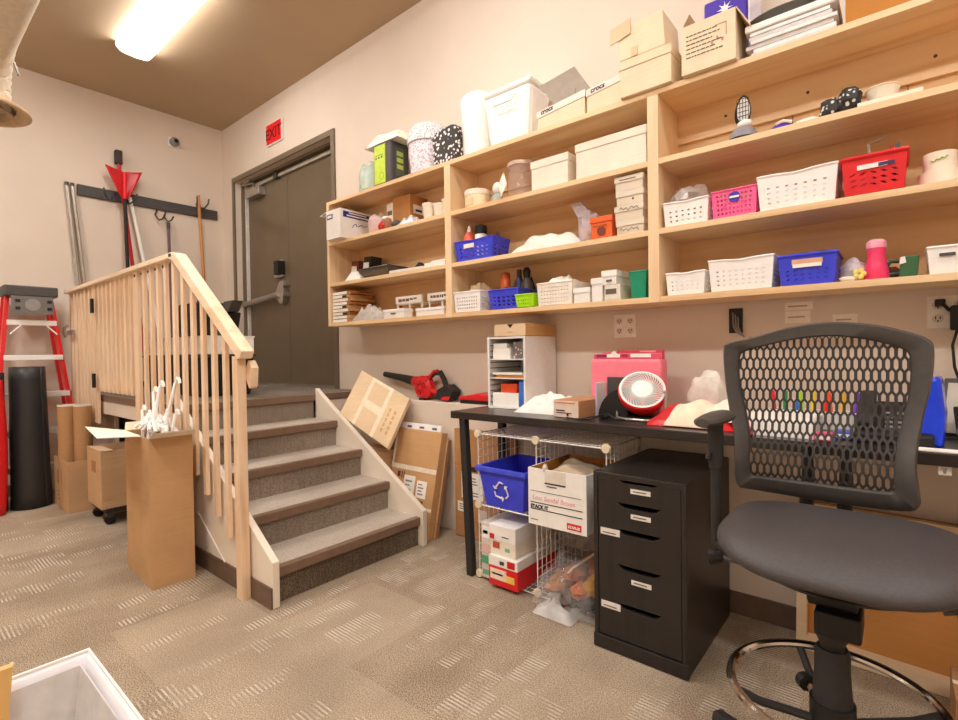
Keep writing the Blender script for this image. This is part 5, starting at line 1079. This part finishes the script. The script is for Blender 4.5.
b.box(qx0 + .012, qx1 - .025, *yy, qz - .105, qz - .103); b.box(qx0 + .012, qx1 - .02, *yy, qz - .158, qz - .154); b.box(qx0 + .012, qx1 - .02, *yy, qz - .188, qz - .184); b.box(qx0 + .012, qx0 + .05, *yy, qz - .236, qz - .233); b.done('printed_lines', M_INK, s)
text('lettering', 'STACK IT', M_INK, s, (qx0 + .013, qy0 - .0006, qz - .181), .022, bold=.0012)
text('handwriting', 'Lost Sandal Boxes', M_PINKINK, s, (qx0 + .022, qy0 - .0006, qz - .143), .030, shear=.1)
B(qx1 - .095, qx1 - .025, qy0 - .0012, qy0 - .0002, qz - .245, qz - .217).done('red_logo', M_REDINK, s)
text('lettering', 'STAPLES', M_WHITE, s, (qx1 - .06, qy0 - .0018, qz - .238), .0155, align='CENTER', bold=.0005)
MB().heap(qx0 + .02, qx1 - .02, qy0 + .05, qy1 - .02, .57, .08, 14, .3, 3, 4, .4).done('contents', plain('b9a58c', .8), s, smooth=True)
MB().blob((qx0 + .085, qy0 + .012, qz), (.012, .016, .024), 10, 8, .2, 3, 2).done('tag', glassy('e9dccb', .8, .3), s, smooth=True)

def stat(name, label, x0, x1, y0, y1, z0, z1, m, fm=None, marks=(), lid=None):
    s = thing(name, label, 'box', ((x0 + x1) / 2, y0, z0)); B(x0, x1, y0, y1, z0, z1).done('box_body', m, s, bev=.002)
    if lid: B(x0 - .001, x1 + .001, y0 - .0015, y1, z1 - lid[0], z1 + .0005).done('lid', lid[1], s, bev=.0015)
    for nm_, u0, u1, w0, w1, mm in marks: B(x0 + (x1 - x0) * u0, x0 + (x1 - x0) * u1, y0 - .003, y0 - .0008, z0 + (z1 - z0) * w0, z0 + (z1 - z0) * w1).done(nm_, mm, s)
    return s
stat('tall_flat_box', 'tall narrow grey-white box with green panel in the lower left wire cell', -1.668, -1.605, 2.003, 2.36, .02, .305, plain('d6cfc7', .6), marks=(('label', .1, .85, .72, .93, M_WHITE), ('label_print', .2, .7, .80, .86, M_GREYINK), ('pink_panel', .02, .98, .45, .62, plain('dcb9b0', .6)), ('green_panel', .02, .98, .26, .40, plain('58a57a', .5)), ('print', .15, .8, .06, .15, plain('6fb08a', .6))))
stat('red_and_white_box', 'red and white box at the floor of the lower left wire cell', -1.590, -1.415, 1.965, 2.34, .02, .165, M_REDB, marks=(('label', .06, .62, .22, .58, plain('f0dcc6', .6)), ('yellow_patch', .62, .90, .22, .44, plain('f0c860', .6)), ('label_print', .12, .5, .38, .44, M_REDINK), ('red_mark', .66, .92, .72, .95, M_RED), ('dark_mark', .40, .55, .76, .88, M_DGREY)), lid=(.048, M_WHITE))
stat('white_box', 'lower white box with red fruit picture on the red and white box', -1.595, -1.44, 1.985, 2.33, .167, .237, M_CREAM, marks=(('red_picture', .12, .38, .45, .9, plain('b8503e', .5)), ('green_print', .6, .78, .35, .6, plain('7fb79a', .6))))
stat('white_box', 'upper white box with red corner mark in the lower left wire cell', -1.598, -1.435, 1.98, 2.33, .238, .315, M_WHITE, marks=(('red_mark', .03, .20, .08, .4, M_RED), ('print', .5, .75, .3, .36, M_GREYINK)))
s = thing('bag_of_shoes', 'clear plastic bag full of orange and brown bundles at the lower right wire cell', 'bag', (-1.15, 2.05, .02))
MB().heap(-1.32, -1.0, 1.93, 2.36, .022, .22, 26, .35, 5, 17, .5).done('film', glassy('e9e4e0', .14, .06), s, smooth=True)
for k, (x, y, z, r, c_) in enumerate(((-1.17, 2.12, .13, .055, 'a8643a'), (-1.09, 2.20, .15, .06, 'a85c30'), (-1.23, 2.05, .09, .05, 'b57a4c'), (-1.06, 2.08, .11, .05, 'cf9436'), (-1.14, 2.0, .07, .045, '5b4a40'), (-1.24, 2.16, .10, .055, '8a5a3c'), (-1.06, 2.02, .06, .04, '2e2a28'), (-1.10, 2.02, .10, .04, 'c8703c'), (-1.2, 2.0, .055, .04, '8f8880'), (-1.15, 2.25, .14, .06, '9a5a34'))):
    MB().blob((x, y, z), (r * 1.0, r * 1.7, r * .8), 14, 9, .5, 3, k, .1).done('bundle', plain(c_, .45, 0, .2, 40), s, smooth=True)
MB().heap(-1.28, -1.08, 1.88, 2.008, .004, .05, 16, .5, 5, 5).done('loose_film', glassy('efeae6', .5, .1), s, smooth=True)
MB().tube([(-1.25, 1.98, .05), (-1.17, 2.06, .17), (-1.10, 2.14, .23)], .006, 6).done('tie', plain('d9d0c8', .4), s)

# ================================================================== drawer unit
cx0, cx1, cy0, cy1, cz = -.942, -.582, 1.832, 2.41, .70
s = thing('drawer_unit', 'tall black drawer unit with five labelled drawers in front of the desk', 'drawer unit', ((cx0 + cx1) / 2, (cy0 + cy1) / 2, 0))
b = MB(); b.box(cx0, cx0 + .018, cy0, cy1, 0.0, cz); b.box(cx1 - .018, cx1, cy0, cy1, 0.0, cz); b.box(cx0 + .018, cx1 - .018, cy0, cy1, cz - .02, cz); b.box(cx0 + .018, cx1 - .018, cy1 - .006, cy1, .02, cz - .02); b.box(cx0 + .018, cx1 - .018, cy0 + .012, cy1 - .006, .055, .07)
b.done('case', M_CAB, s, bev=.0015)
B(cx0 - .003, cx1 + .003, cy0 - .004, cy0 + .02, .002, .055).done('plinth', M_CAB, s, bev=.002)
hs = [.148, .158, .146, .110, .104]; z = .058
for k in range(5):
    z0, z1 = z + .002, z + hs[k] - .004; z += hs[k] - .0075
    x0, x1 = cx0 + .020, cx1 - .020; w = x1 - x0
    nd = .020
    pr = [(x0, cy0 + .002, z0), (x1, cy0 + .002, z0), (x1, cy0 + .002, z1), (x0 + w * .78, cy0 + .002, z1), (x0 + w * .72, cy0 + .002, z1 - nd * .75), (x0 + w * .68, cy0 + .002, z1 - nd), (x0 + w * .34, cy0 + .002, z1 - nd), (x0 + w * .30, cy0 + .002, z1 - nd * .75), (x0 + w * .24, cy0 + .002, z1), (x0, cy0 + .002, z1)]
    d_ = MB().prism(pr, (0, .018, 0)).done('drawer', M_CAB, s, bev=.0012)
    B(x0 + .01, x1 - .01, cy0 + .04, cy0 + .045, z0, z1 - .035).done('inner_front', M_BLACK, d_)
    lx0 = {4: .42, 3: .42, 2: .03, 1: .42, 0: .03}[k]; zz = {4: z1 - .055, 3: z1 - .055, 2: z1 - .034, 1: z1 - .065, 0: z1 - .034}[k]
    lw = .24 if k in (4, 3, 1) else .25
    B(x0 + w * lx0, x0 + w * (lx0 + lw), cy0, cy0 + .0018, zz, zz + (.018 if k in (4, 3, 1) else .026)).done('label', plain('e4ddd4', .6), d_)
    B(x0 + w * (lx0 + .03), x0 + w * (lx0 + lw - .05), cy0 - .0008, cy0 - .0001, zz + .007, zz + .011).done('label_print', M_GREYINK, d_)

# ================================================================== cardboard stood by the stairs and wall
s = thing('leaning_flat_box', 'large tan flat box with white tape leaning between stairs and low wall', 'box', (-2.9, 2.3, 0))
o_, u_, v_ = Vector((-3.14, 2.195, .725)), Vector((.535, -.005, -.19)), Vector((-.025, .225, .31)); n_ = u_.cross(v_).normalized() * .03
MB().obox(o_, u_, v_, n_).done('box_body', M_CBL, s, bev=.003)
fr = lambda a, c_: o_ + u_ * a + v_ * c_
sgn = -1 if n_.y > 0 else 1
def onp(a0, a1, b0, b1, nm_, m, th=.001):
    off = -n_.normalized() * .0012 if n_.y > 0 else n_ + n_.normalized() * .0002
    return MB().obox(fr(a0, b0) + off, u_ * (a1 - a0), v_ * (b1 - b0), n_.normalized() * th).done(nm_, m, s)
M_TAPE = plain('ecd9bd', .35)
onp(.27, .33, .0, 1, 'tape', M_TAPE); onp(.64, .70, .0, 1, 'tape', M_TAPE); onp(.33, .64, .40, .55, 'tape', M_TAPE); onp(.33, .64, .94, 1.0, 'tape', M_TAPE)
for r in range(2):
    for k in range(5): onp(.77 + .09 * r, .80 + .10 * r, .18 + .10 * k, .25 + .10 * k, 'stamp', M_CB)
s = thing('cardboard_box', 'cardboard box standing in the gap behind the stair stringer', 'box', (-2.85, 2.3, 0)); B(-3.15, -2.725, 2.20, 2.43, .002, .50).done('box_body', M_CB, s, bev=.003); B(-3.15, -2.725, 2.30, 2.32, .50, .5015).done('tape', M_TAPE, s)
s = thing('printed_flat_box', 'tan flat box with red label and paper stickers leaning beside the stairs', 'box', (-2.5, 2.25, 0))
o_, u_, v_ = Vector((-2.70, 2.195, .003)), Vector((.43, 0, 0)), Vector((-.015, .165, .655)); n_ = Vector((0, .055, -.01))
MB().obox(o_, u_, v_, n_).done('box_body', cardboard('c89d6e'), s, bev=.003)
def onp2(a0, a1, b0, b1, nm_, m): return MB().obox(fr(a0, b0) + Vector((0, -.0022, .0005)), u_ * (a1 - a0), v_ * (b1 - b0), Vector((0, .0018, 0))).done(nm_, m, s)
onp2(0, 1, .255, .285, 'tape', plain('eadcc6', .4)); onp2(0, 1, .60, .645, 'tape', plain('eadcc6', .4)); onp2(0, .04, .62, 1, 'tape', M_WHITE)
onp2(.16, .27, .38, .48, 'red_label', M_REDB); onp2(.33, .58, .33, .55, 'sticker', M_PAPER); onp2(.63, .84, .36, .52, 'sticker', M_PAPER)
for k in range(4): onp2(.37, .37 + .1 + .05 * (k % 2), .37 + .04 * k, .385 + .04 * k, 'print', M_GREYINK); onp2(.66, .78 - .03 * (k % 2), .39 + .03 * k, .402 + .03 * k, 'print', M_GREYINK)
b = MB()
for (a, c_, w_, h_) in ((.17, .525, .06, .05), (.26, .515, .02, .065), (.31, .515, .02, .065)): b.obox(fr(a, c_) + Vector((0, -.002, 0)), u_ * w_, v_ * h_, Vector((0, .0015, 0)))
b.done('printed_symbol', plain('6a2a24', .7), s)
b = MB(); [b.obox(fr(.46 + .06 * k, .292) + Vector((0, -.002, 0)), u_ * .045, v_ * .045, Vector((0, .0015, 0))) for k in range(6)]; b.done('printed_symbol', plain('5a4634', .7), s)
MB().obox(fr(.06, 1.0) + Vector((0, .012, 0)), u_ * .88, v_ * .06, Vector((0, .01, 0))).done('white_insert', M_WHITE, s); b = MB(); [b.obox(fr(.2 + .28 * k, 1.015) + Vector((0, .010, 0)), u_ * .1, v_ * .02, Vector((0, .001, 0))) for k in range(3)]; b.done('insert_print', plain('5a5a80', .6), s)
s = thing('folded_box', 'plain folded box edge leaning just right of the stickered flat box', 'box', (-2.35, 2.3, 0)); MB().obox((-2.645, 2.255, .003), (.385, 0, 0), (0, .03, 0), (-.015, .150, .60)).done('box_body', M_CB, s, bev=.002); MB().obox((-2.259, 2.255, .003), (.0015, 0, 0), (0, .03, 0), (-.015, .150, .60)).done('edge', M_CBD, s)
s = thing('shipping_carton', 'large brown shipping carton standing against the low wall behind the desk leg', 'box', (-2.05, 2.42, 0))
B(-2.215, -1.73, 2.40, 2.436, .003, .69).done('box_body', cardboard('b8885a'), s, bev=.003)
B(-2.215, -1.73, 2.3985, 2.40, .455, .475).done('tape', M_CBO, s)
for nm_, x0, x1, z0, z1, m in (('label', -2.155, -1.98, .255, .42, M_PAPER), ('label', -2.19, -2.10, .165, .23, M_PAPER), ('label', -2.02, -1.95, .12, .20, plain('d9cdbf', .6)), ('label_mark', -2.07, -2.03, .43, .46, M_INK)): B(x0, x1, 2.3975, 2.3985, z0, z1).done(nm_, m, s)
b = MB(); random.seed(2); [b.box(-2.14, -2.14 + random.uniform(.05, .13), 2.3965, 2.3975, .275 + .018 * k, .281 + .018 * k) for k in range(7)]; [b.box(-2.175, -2.12, 2.3965, 2.3975, .18 + .014 * k, .185 + .014 * k) for k in range(3)]; b.done('print', M_GREYINK, s)
b = MB(); b.box(-2.03, -2.015, 2.3985, 2.40, .06, .10); b.box(-2.0, -1.985, 2.3985, 2.40, .06, .10); b.box(-2.03, -1.985, 2.3985, 2.40, .095, .102); b.done('printed_symbol', M_CBD, s)
B(-2.21, -1.735, 2.398, 2.40, .115, .119).done('seam', M_CBD, s)
s = thing('large_cardboard_sheet', 'big brown cardboard tray leaning on the low wall under the desk, right', 'box', (.2, 2.36, 0))
o_, u_, v_ = Vector((-.32, 2.355, .003)), Vector((1.0, -.075, 0)), Vector((0, .045, .56)); n_ = Vector((.002, .022, 0))
MB().obox(o_, u_, v_, n_).done('sheet', cardboard('b87f45'), s, bev=.002)
MB().obox(fr(0, 0) + Vector((0, -.03, 0)), u_ * .035, v_, Vector((0, .03, 0))).done('edge_flap', M_CBL, s)
MB().obox(fr(0.035, 0) + Vector((0, -.045, 0)), u_ * .965, v_ * .085, Vector((0, .045, 0))).done('edge_flap', M_CBL, s)
MB().obox(fr(0.035, 1) + Vector((0, -.03, -.05)), u_ * .965, Vector((0, 0, .05)), Vector((0, .03, 0))).done('edge_flap', M_CBL, s)
s = thing('cable_clip', 'small white clip under the desk edge at right', 'clip', (.1, 2.03, .80)); B(.085, .115, 2.02, 2.05, .795, .824).done('clip_body', M_WHITE, s, bev=.003); MB().tube([(.10, 2.019, .815), (.10, 2.012, .805)], .004, 6).done('tab', M_GREY, s)
s = thing('dark_storage_box', 'dark box lying under the desk at the right picture edge', 'box', (.5, 2.2, 0)); B(.12, .75, 1.98, 2.18, .003, .16).done('box_body', M_CBD, s, bev=.003); B(.12, .75, 2.07, 2.09, .16, .1612).done('tape', M_TAPE, s)

# ------------------------------------------------------------------ leaf blower on the ledge
s = thing('leaf_blower', 'red and black leaf blower lying on the low wall ledge', 'leaf blower', (-2.65, 2.51, .846))
by = 2.515
MB().tube([(-3.03, by, 1.02), (-2.98, by, 1.015), (-2.82, by, .995), (-2.68, by, .972)], [.020, .021, .027, .036], 16).done('nozzle', M_BLK2, s, smooth=True)
MB().lathe([(.001, -.045), (.06, -.042), (.083, -.02), (.083, .02), (.06, .042), (.001, .045)], (-2.60, by, .935), 24, 'y').done('fan_housing', M_REDB, s, smooth=True)
MB().tube([(-2.70, by, .975), (-2.62, by, .965), (-2.55, by, .955)], [.038, .048, .045], 14).done('body', M_RED, s, smooth=True)
b = MB(); [b.tube([(-2.60 + .05 * math.cos(a), by - .044, .935 + .05 * math.sin(a)), (-2.60 + .02 * math.cos(a + .5), by - .047, .935 + .02 * math.sin(a + .5))], .004, 5) for a in [k * PI / 4 for k in range(8)]]; b.done('intake_vents', plain('8c1418', .5), s)
MB().tube([(-2.57, by, .99), (-2.50, by, 1.035), (-2.44, by, 1.04), (-2.41, by, 1.0), (-2.385, by, .94)], [.016, .018, .02, .019, .02], 10).done('handle', M_BLK2, s, smooth=True)
MB().tube([(-2.55, by - .012, .99), (-2.49, by - .016, 1.05), (-2.45, by - .016, 1.055)], .011, 8).done('handle_trim', M_REDB, s, smooth=True)
MB().tube([(-2.54, by, .92), (-2.46, by, .90), (-2.40, by, .93)], [.022, .018, .02], 8).done('lower_grip', M_REDB, s, smooth=True)
MB().prism([(-2.46, by - .045, .86), (-2.33, by - .045, .85), (-2.285, by - .045, .92), (-2.35, by - .045, .965), (-2.44, by - .045, .925)], (0, .09, 0)).done('battery', M_BLK2, s, bev=.008)
MB().prism([(-2.40, by - .047, .862), (-2.33, by - .047, .856), (-2.31, by - .047, .885), (-2.38, by - .047, .88)], (0, .002, 0)).done('battery_label', M_REDB, s)
MB().box(-2.63, -2.57, by - .03, by + .03, .8455, .86).done('foot', M_BLACK, s)

# ================================================================== drafting chair
ch = thing('drafting_chair', 'black drafting chair with perforated back, padded seat and chrome foot ring', 'chair', (-.115, 1.32, 0))
CX, CY = -.118, 1.36
M_FR = plain('4a4643', .45, 0, .08, 60, .05); M_SEAT = plain('454040', .5, 0, .1, 160, .25)
# seat cushion
SX0, SY_ = -.112, 1.432
def seat(u, v_):
    th = 2 * PI * u; e = 3.2
    c_, s_ = math.cos(th), math.sin(th)
    sx = math.copysign(abs(c_) ** (2 / e), c_) * .240; sy = math.copysign(abs(s_) ** (2 / e), s_) * .222
    if v_ < .5:
        k = v_ / .5; r = max(.001, k ** .8); z = .762 - .022 * k ** 5 + .006 * (sx * r / .23) ** 2
    else:
        k = (v_ - .5) / .5; r = 1 + .03 * math.sin(PI * min(1, k * 1.2)) - .22 * k ** 2; z = .740 - .058 * k
    if sy < 0: z -= .030 * (abs(sy) * r / .222) ** 4
    sy *= (1.0 if sy > 0 else 1.04)
    return (SX0 + sx * r, SY_ + sy * r, z)
b = MB(); b.grid(seat, 64, 22, True); b.done('seat', M_SEAT, ch, smooth=True, sharp=70)
MB().lathe([(.001, .648), (.17, .648), (.185, .66), (.165, .68)], (SX0, SY_, 0), 40, sx=1.0, sy=.95).done('seat_pan', M_BLACK, ch, smooth=True)
MB().box(-.165, -.07, 1.34, 1.52, .60, .655).done('tilt_mechanism', M_BLACK, ch, bev=.01)
MB().box(CX - .03, CX + .055, CY - .045, CY + .06, .548, .602).done('mechanism_box', M_BLACK, ch, bev=.006)
for x in (-.372, .11):
    q = MB().tube([(x * .6, 1.39, .635), (x + (.02 if x < 0 else -.02), 1.39, .645)], .008, 8).done('lever', M_DSTEEL, ch)
    MB().tube([(x + (.02 if x < 0 else -.02), 1.39, .645), (x - (.01 if x < 0 else -.01), 1.385, .64)], [.014, .022], 10).done('lever_knob', M_BLACK, q)
# gas lift and base
b = MB(); b.lathe([(.024, .30), (.024, .52), (.030, .53), (.030, .555)], (CX, CY, 0), 20); b.done('gas_lift', M_BLK2, ch, smooth=True)
MB().lathe([(.040, .16), (.038, .40), (.034, .46), (.034, .50), (.030, .51)], (CX, CY, 0), 24).done('column_cover', M_BLK2, ch, smooth=True)
MB().lathe([(.03, .06), (.065, .07), (.07, .15), (.052, .17)], (CX, CY, 0), 24).done('hub', M_BLACK, ch, smooth=True)
for k in range(5):
    a = math.radians(147 + 72 * k); dx, dy = math.cos(a), math.sin(a); e = Vector((-dy, dx, 0))
    P = lambda r, z: Vector((CX + dx * r, CY + dy * r, z))
    b = MB()
    sec = [(.045, .150, .032, .05), (.18, .140, .028, .04), (.35, .118, .022, .03)]
    rings = []
    for r, z, hw, hh in sec: rings.append([b.v(P(r, z) + e * sx_ * hw + Vector((0, 0, sz * hh * .5))) for sx_, sz in ((-1, -1), (1, -1), (.7, 1), (-.7, 1))])
    for i in range(2):
        for j in range(4): b.f([rings[i][j], rings[i][(j + 1) % 4], rings[i + 1][(j + 1) % 4], rings[i + 1][j]])
    b.f(rings[0][::-1]); b.f(rings[2]); lg = b.done('leg', M_BLK2, ch, bev=.005)
    c_ = P(.335, .032); b = MB()
    for sd in (-.016, .016): b.tube([c_ + e * (sd - .009), c_ + e * (sd + .009)], .031, 14)
    b.tube([P(.335, .06), P(.335, .115)], .010, 8); b.done('caster', M_BLACK, lg, smooth=True)
# foot ring
FZ = .402; RR = .203
MB().tube([(CX + RR * math.cos(2 * PI * i / 64), CY + RR * math.sin(2 * PI * i / 64), FZ) for i in range(64)], .0105, 10, closed=True).done('foot_ring', M_CHROME, ch, smooth=True)
for a in (209, 22, 115):
    a = math.radians(a); MB().tube([(CX + .045 * math.cos(a), CY + .045 * math.sin(a), FZ - .055), (CX + .15 * math.cos(a), CY + .15 * math.sin(a), FZ - .03), (CX + RR * math.cos(a), CY + RR * math.sin(a), FZ - .006)], .0095, 8).done('ring_spoke', M_BLK2, ch, smooth=True)
q = MB().lathe([(.044, .34), (.044, .39)], (CX, CY, 0), 24).done('ring_collar', M_BLACK, ch, smooth=True)
MB().tube([(CX - .03, CY + .04, .365), (CX - .055, CY + .075, .365)], .009, 8).done('clamp_screw', M_CHROME, q); MB().tube([(CX - .055, CY + .075, .365), (CX - .068, CY + .092, .365)], .020, 12).done('clamp_knob', M_BLACK, q, bev=.003)
# back
def bk(x, z, off=0):     # curved backrest surface: bows towards the rear in the middle
    u = (x - (-.168)) / .24
    return Vector((x, 1.655 - .045 * u * u + .10 * (z - .78) * .45 - .035 * math.exp(-((z - .86) / .1) ** 2) + off, z))
outl = [(-.366, .785), (-.33, .772), (-.15, .762), (.0, .772), (.035, .795), (.034, .84), (.030, .90), (.042, 1.00), (.058, 1.09), (.062, 1.172), (.050, 1.197), (.01, 1.217), (-.06, 1.238), (-.155, 1.248), (-.25, 1.236), (-.33, 1.212), (-.393, 1.196), (-.406, 1.176), (-.402, 1.09), (-.390, 1.0), (-.374, .93), (-.370, .86)]
inn = [(-.330, .820), (-.30, .815), (-.15, .812), (-.03, .817), (-.012, .830), (-.014, .85), (-.010, .92), (.004, 1.0), (.016, 1.07), (.018, 1.145), (.006, 1.170), (-.03, 1.186), (-.09, 1.202), (-.155, 1.209), (-.23, 1.202), (-.29, 1.189), (-.348, 1.172), (-.366, 1.15), (-.363, 1.07), (-.348, 1.0), (-.335, .93), (-.333, .86)]
def resamp(P, n):
    P = [Vector((p[0], 0, p[1])) for p in P]; L_ = [0]
    for i in range(len(P)): L_.append(L_[-1] + (P[(i + 1) % len(P)] - P[i]).length)
    return P, L_
n = len(outl); b = MB(); K = 4
OV, IV = [], []
for i in range(n):
    for k in range(K):
        f = k / K
        def cr(A):
            p0, p1, p2, p3 = [Vector((A[(i + d) % n][0], A[(i + d) % n][1])) for d in (-1, 0, 1, 2)]
            return .5 * ((2 * p1) + (p2 - p0) * f + (2 * p0 - 5 * p1 + 4 * p2 - p3) * f * f + (3 * p1 - p0 - 3 * p2 + p3) * f ** 3)
        OV.append(cr(outl)); IV.append(cr(inn))
N_ = len(OV)
ring = lambda pts, off: [b.v(bk(p.x, p.y, off)) for p in pts]
mid = [o.lerp(i_, .12) for o, i_ in zip(OV, IV)]; mid2 = [o.lerp(i_, .9) for o, i_ in zip(OV, IV)]
R_ = [ring(OV, .0), ring(mid, -.012), ring(mid2, -.010), ring(IV, -.002), ring(IV, .008), ring(mid, .014)]
for a in range(6):
    A, C_ = R_[a], R_[(a + 1) % 6]
    for i in range(N_): b.f([A[i], A[(i + 1) % N_], C_[(i + 1) % N_], C_[i]])
bf = b.done('back_frame', M_FR, ch, smooth=True, sharp=60)
def inside(x, z):
    c_ = False
    for i in range(N_):
        p, q_ = IV[i], IV[(i + 1) % N_]
        if (p.y > z) != (q_.y > z) and x < (q_.x - p.x) * (z - p.y) / (q_.y - p.y) + p.x: c_ = not c_
    return c_
b = MB(); pw, ph = .0165, .0395; rows = int((1.21 - .775) / (ph * .75)) + 1
cache = {}
def gv(p):
    k = (round(p.x, 4), round(p.z, 4))
    if k not in cache: cache[k] = b.v(p)
    return cache[k]
for r in range(rows):
    zc = .778 + r * ph * .75
    for c_ in range(28):
        xc = -.372 + c_ * pw + (pw / 2 if r % 2 else 0)
        if not any(inside(xc + ddx, zc + ddz) for ddx, ddz in ((0, 0), (.008, 0), (-.008, 0), (0, .018), (0, -.018))): continue
        hx = [(0, -.5), (.5, -.25), (.5, .25), (0, .5), (-.5, .25), (-.5, -.25)]
        O = [gv(bk(xc + a * pw, zc + h_ * ph, .003)) for a, h_ in hx]
        kx, kz = .70, .80
        I = [b.v(bk(xc + a * pw * kx, zc + h_ * ph * kz, .003)) for a, h_ in ((0, -.5), (.43, -.28), (.43, .28), (0, .5), (-.43, .28), (-.43, -.28))]
        for i in range(6): b.f([O[i], O[(i + 1) % 6], I[(i + 1) % 6], I[i]])
b.done('back_mesh', plain('342f2c', .5), ch, solid=.004)
for x in (-.205, -.118): MB().tube([(x, 1.50, .635), (x, 1.60, .65), (x, 1.675, .72), (x + .004, 1.69, .82), (x + .002, 1.695, .90)], [.014, .016, .018, .016, .012], 10).done('back_support', M_BLACK, ch, smooth=True)
# arms
for sx_ in (-1, 1):
    x = -.128 + sx_ * .255; ya = 1.45
    b = MB()
    secs = [(1.335, .016, .011), (1.355, .028, .015), (1.42, .034, .017), (1.50, .036, .017), (1.54, .031, .015), (1.56, .017, .011)]
    rings = [[b.v((x + hw * math.cos(2 * PI * k / 14) * (1 if True else 0), y, .992 + hh * math.sin(2 * PI * k / 14))) for k in range(14)] for y, hw, hh in secs]
    for i in range(len(rings) - 1):
        for k in range(14): b.f([rings[i][k], rings[i][(k + 1) % 14], rings[i + 1][(k + 1) % 14], rings[i + 1][k]])
    b.f(rings[0][::-1]); b.f(rings[-1]); b.done('arm_pad', plain('4a4542', .45), ch, smooth=True)
    st_ = MB().tube([(x, ya, .98), (x, ya, .90), (x, ya, .86)], [.020, .020, .018], 12).done('arm_post', M_BLK2, ch, smooth=True)
    MB().tube([(x, ya, .86), (x, ya, .72), (x, ya, .66), (x - sx_ * .04, ya - .02, .635), (x - sx_ * .16, ya - .03, .64)], [.013, .013, .013, .012, .012], 10).done('arm_tube', M_BLK2, st_, smooth=True)
    MB().tube([(x - .012, ya - .02, .90), (x - .012, ya - .026, .885)], .008, 8).done('arm_button', M_BLACK, st_)

# ================================================================== waste bin
s = thing('waste_bin', 'white-lined waste bin in the bottom left corner', 'bin', (-1.40, .10, 0))
B(-1.60, -1.13, -.20, .325, .002, .40, (.06, .06), top=False).done('bin_body', plain('cfcac6', .5), s, solid=.004)
M_LINER = plain('f1eef2', .45, 0, .04, 8, .1)
def liner(u, w):
    c4 = [(-1.622, -.222), (-1.108, -.222), (-1.108, .347), (-1.622, .347)]
    k = int(u * 4) % 4; f = u * 4 - int(u * 4); p, q_ = c4[k], c4[(k + 1) % 4]
    x, y = p[0] + (q_[0] - p[0]) * f, p[1] + (q_[1] - p[1]) * f
    cx_, cy_ = -1.365, .0625
    t_ = 1 - .028 * math.sin(min(1, w * 6) * PI / 2) - .26 * w + .035 * noise.noise(Vector((x * 7, y * 7, w * 3))) * min(1, w * 5)
    return (cx_ + (x - cx_) * t_, cy_ + (y - cy_) * t_, .42 - (.02 if False else 0) - .40 * w + (.012 * math.sin(PI * min(1, w * 8)) if w < .125 else 0))
b = MB(); b.grid(liner, 80, 18, True); b.done('bag_liner', M_LINER, s, smooth=True, solid=.002, sharp=70)
MB().box(-1.51, -1.22, -.09, .215, .022, .026).done('liner_bottom', M_LINER, s)
MB().tube([(-1.622, -.222, .421), (-1.108, -.222, .421), (-1.108, .347, .421), (-1.622, .347, .421)], .005, 8, closed=True).done('rolled_edge', M_WHITEG, s, smooth=True)
s = thing('wooden_stake', 'pale wooden strip standing in the waste bin at the picture edge', 'stick', (-1.56, .14, .03))
MB().obox((-1.50, .10, .03), (.02, 0, 0), (0, .045, 0), (-.05, .045, .46)).done('strip', wood('d8ac66', 'b9863e', 'z'), s); MB().tube([(-1.545, .165, .46), (-1.56, .195, .485)], .004, 6).done('splinter', M_CBW, s)
# ================================================================== camera, world, view
f_px, yaw, pit, rol = 506.72, 0.694173, 0.0159551, 0.0143245
fw = Vector((-math.sin(yaw), math.cos(yaw), 0)); rt = Vector((math.cos(yaw), math.sin(yaw), 0)); dn = Vector((0, 0, -1))
f2 = math.cos(pit) * fw + math.sin(pit) * dn; d2 = -math.sin(pit) * fw + math.cos(pit) * dn
r3 = math.cos(rol) * rt + math.sin(rol) * d2; d3 = -math.sin(rol) * rt + math.cos(rol) * d2
cam = bpy.data.cameras.new('camera'); co = bpy.data.objects.new('camera', cam); COL.objects.link(co)
cam.sensor_width = 36; cam.lens = f_px / 958 * 36; cam.clip_start = .02
co.matrix_world = Matrix(((r3.x, -d3.x, -f2.x, 0), (r3.y, -d3.y, -f2.y, 0), (r3.z, -d3.z, -f2.z, 1.18), (0, 0, 0, 1)))
scn.camera = co
w = bpy.data.worlds.new('world'); scn.world = w; w.use_nodes = True
w.node_tree.nodes['Background'].inputs[0].default_value = (1, .95, .88, 1); w.node_tree.nodes['Background'].inputs[1].default_value = .3
scn.view_settings.view_transform = 'Standard'; scn.view_settings.look = 'None'; scn.view_settings.gamma = 1
scn.view_settings.use_curve_mapping = False; scn.view_settings.exposure = 0.0
scn.cycles.use_denoising = True
scn.cycles.max_bounces = 10; scn.cycles.diffuse_bounces = 6; scn.cycles.transparent_max_bounces = 12
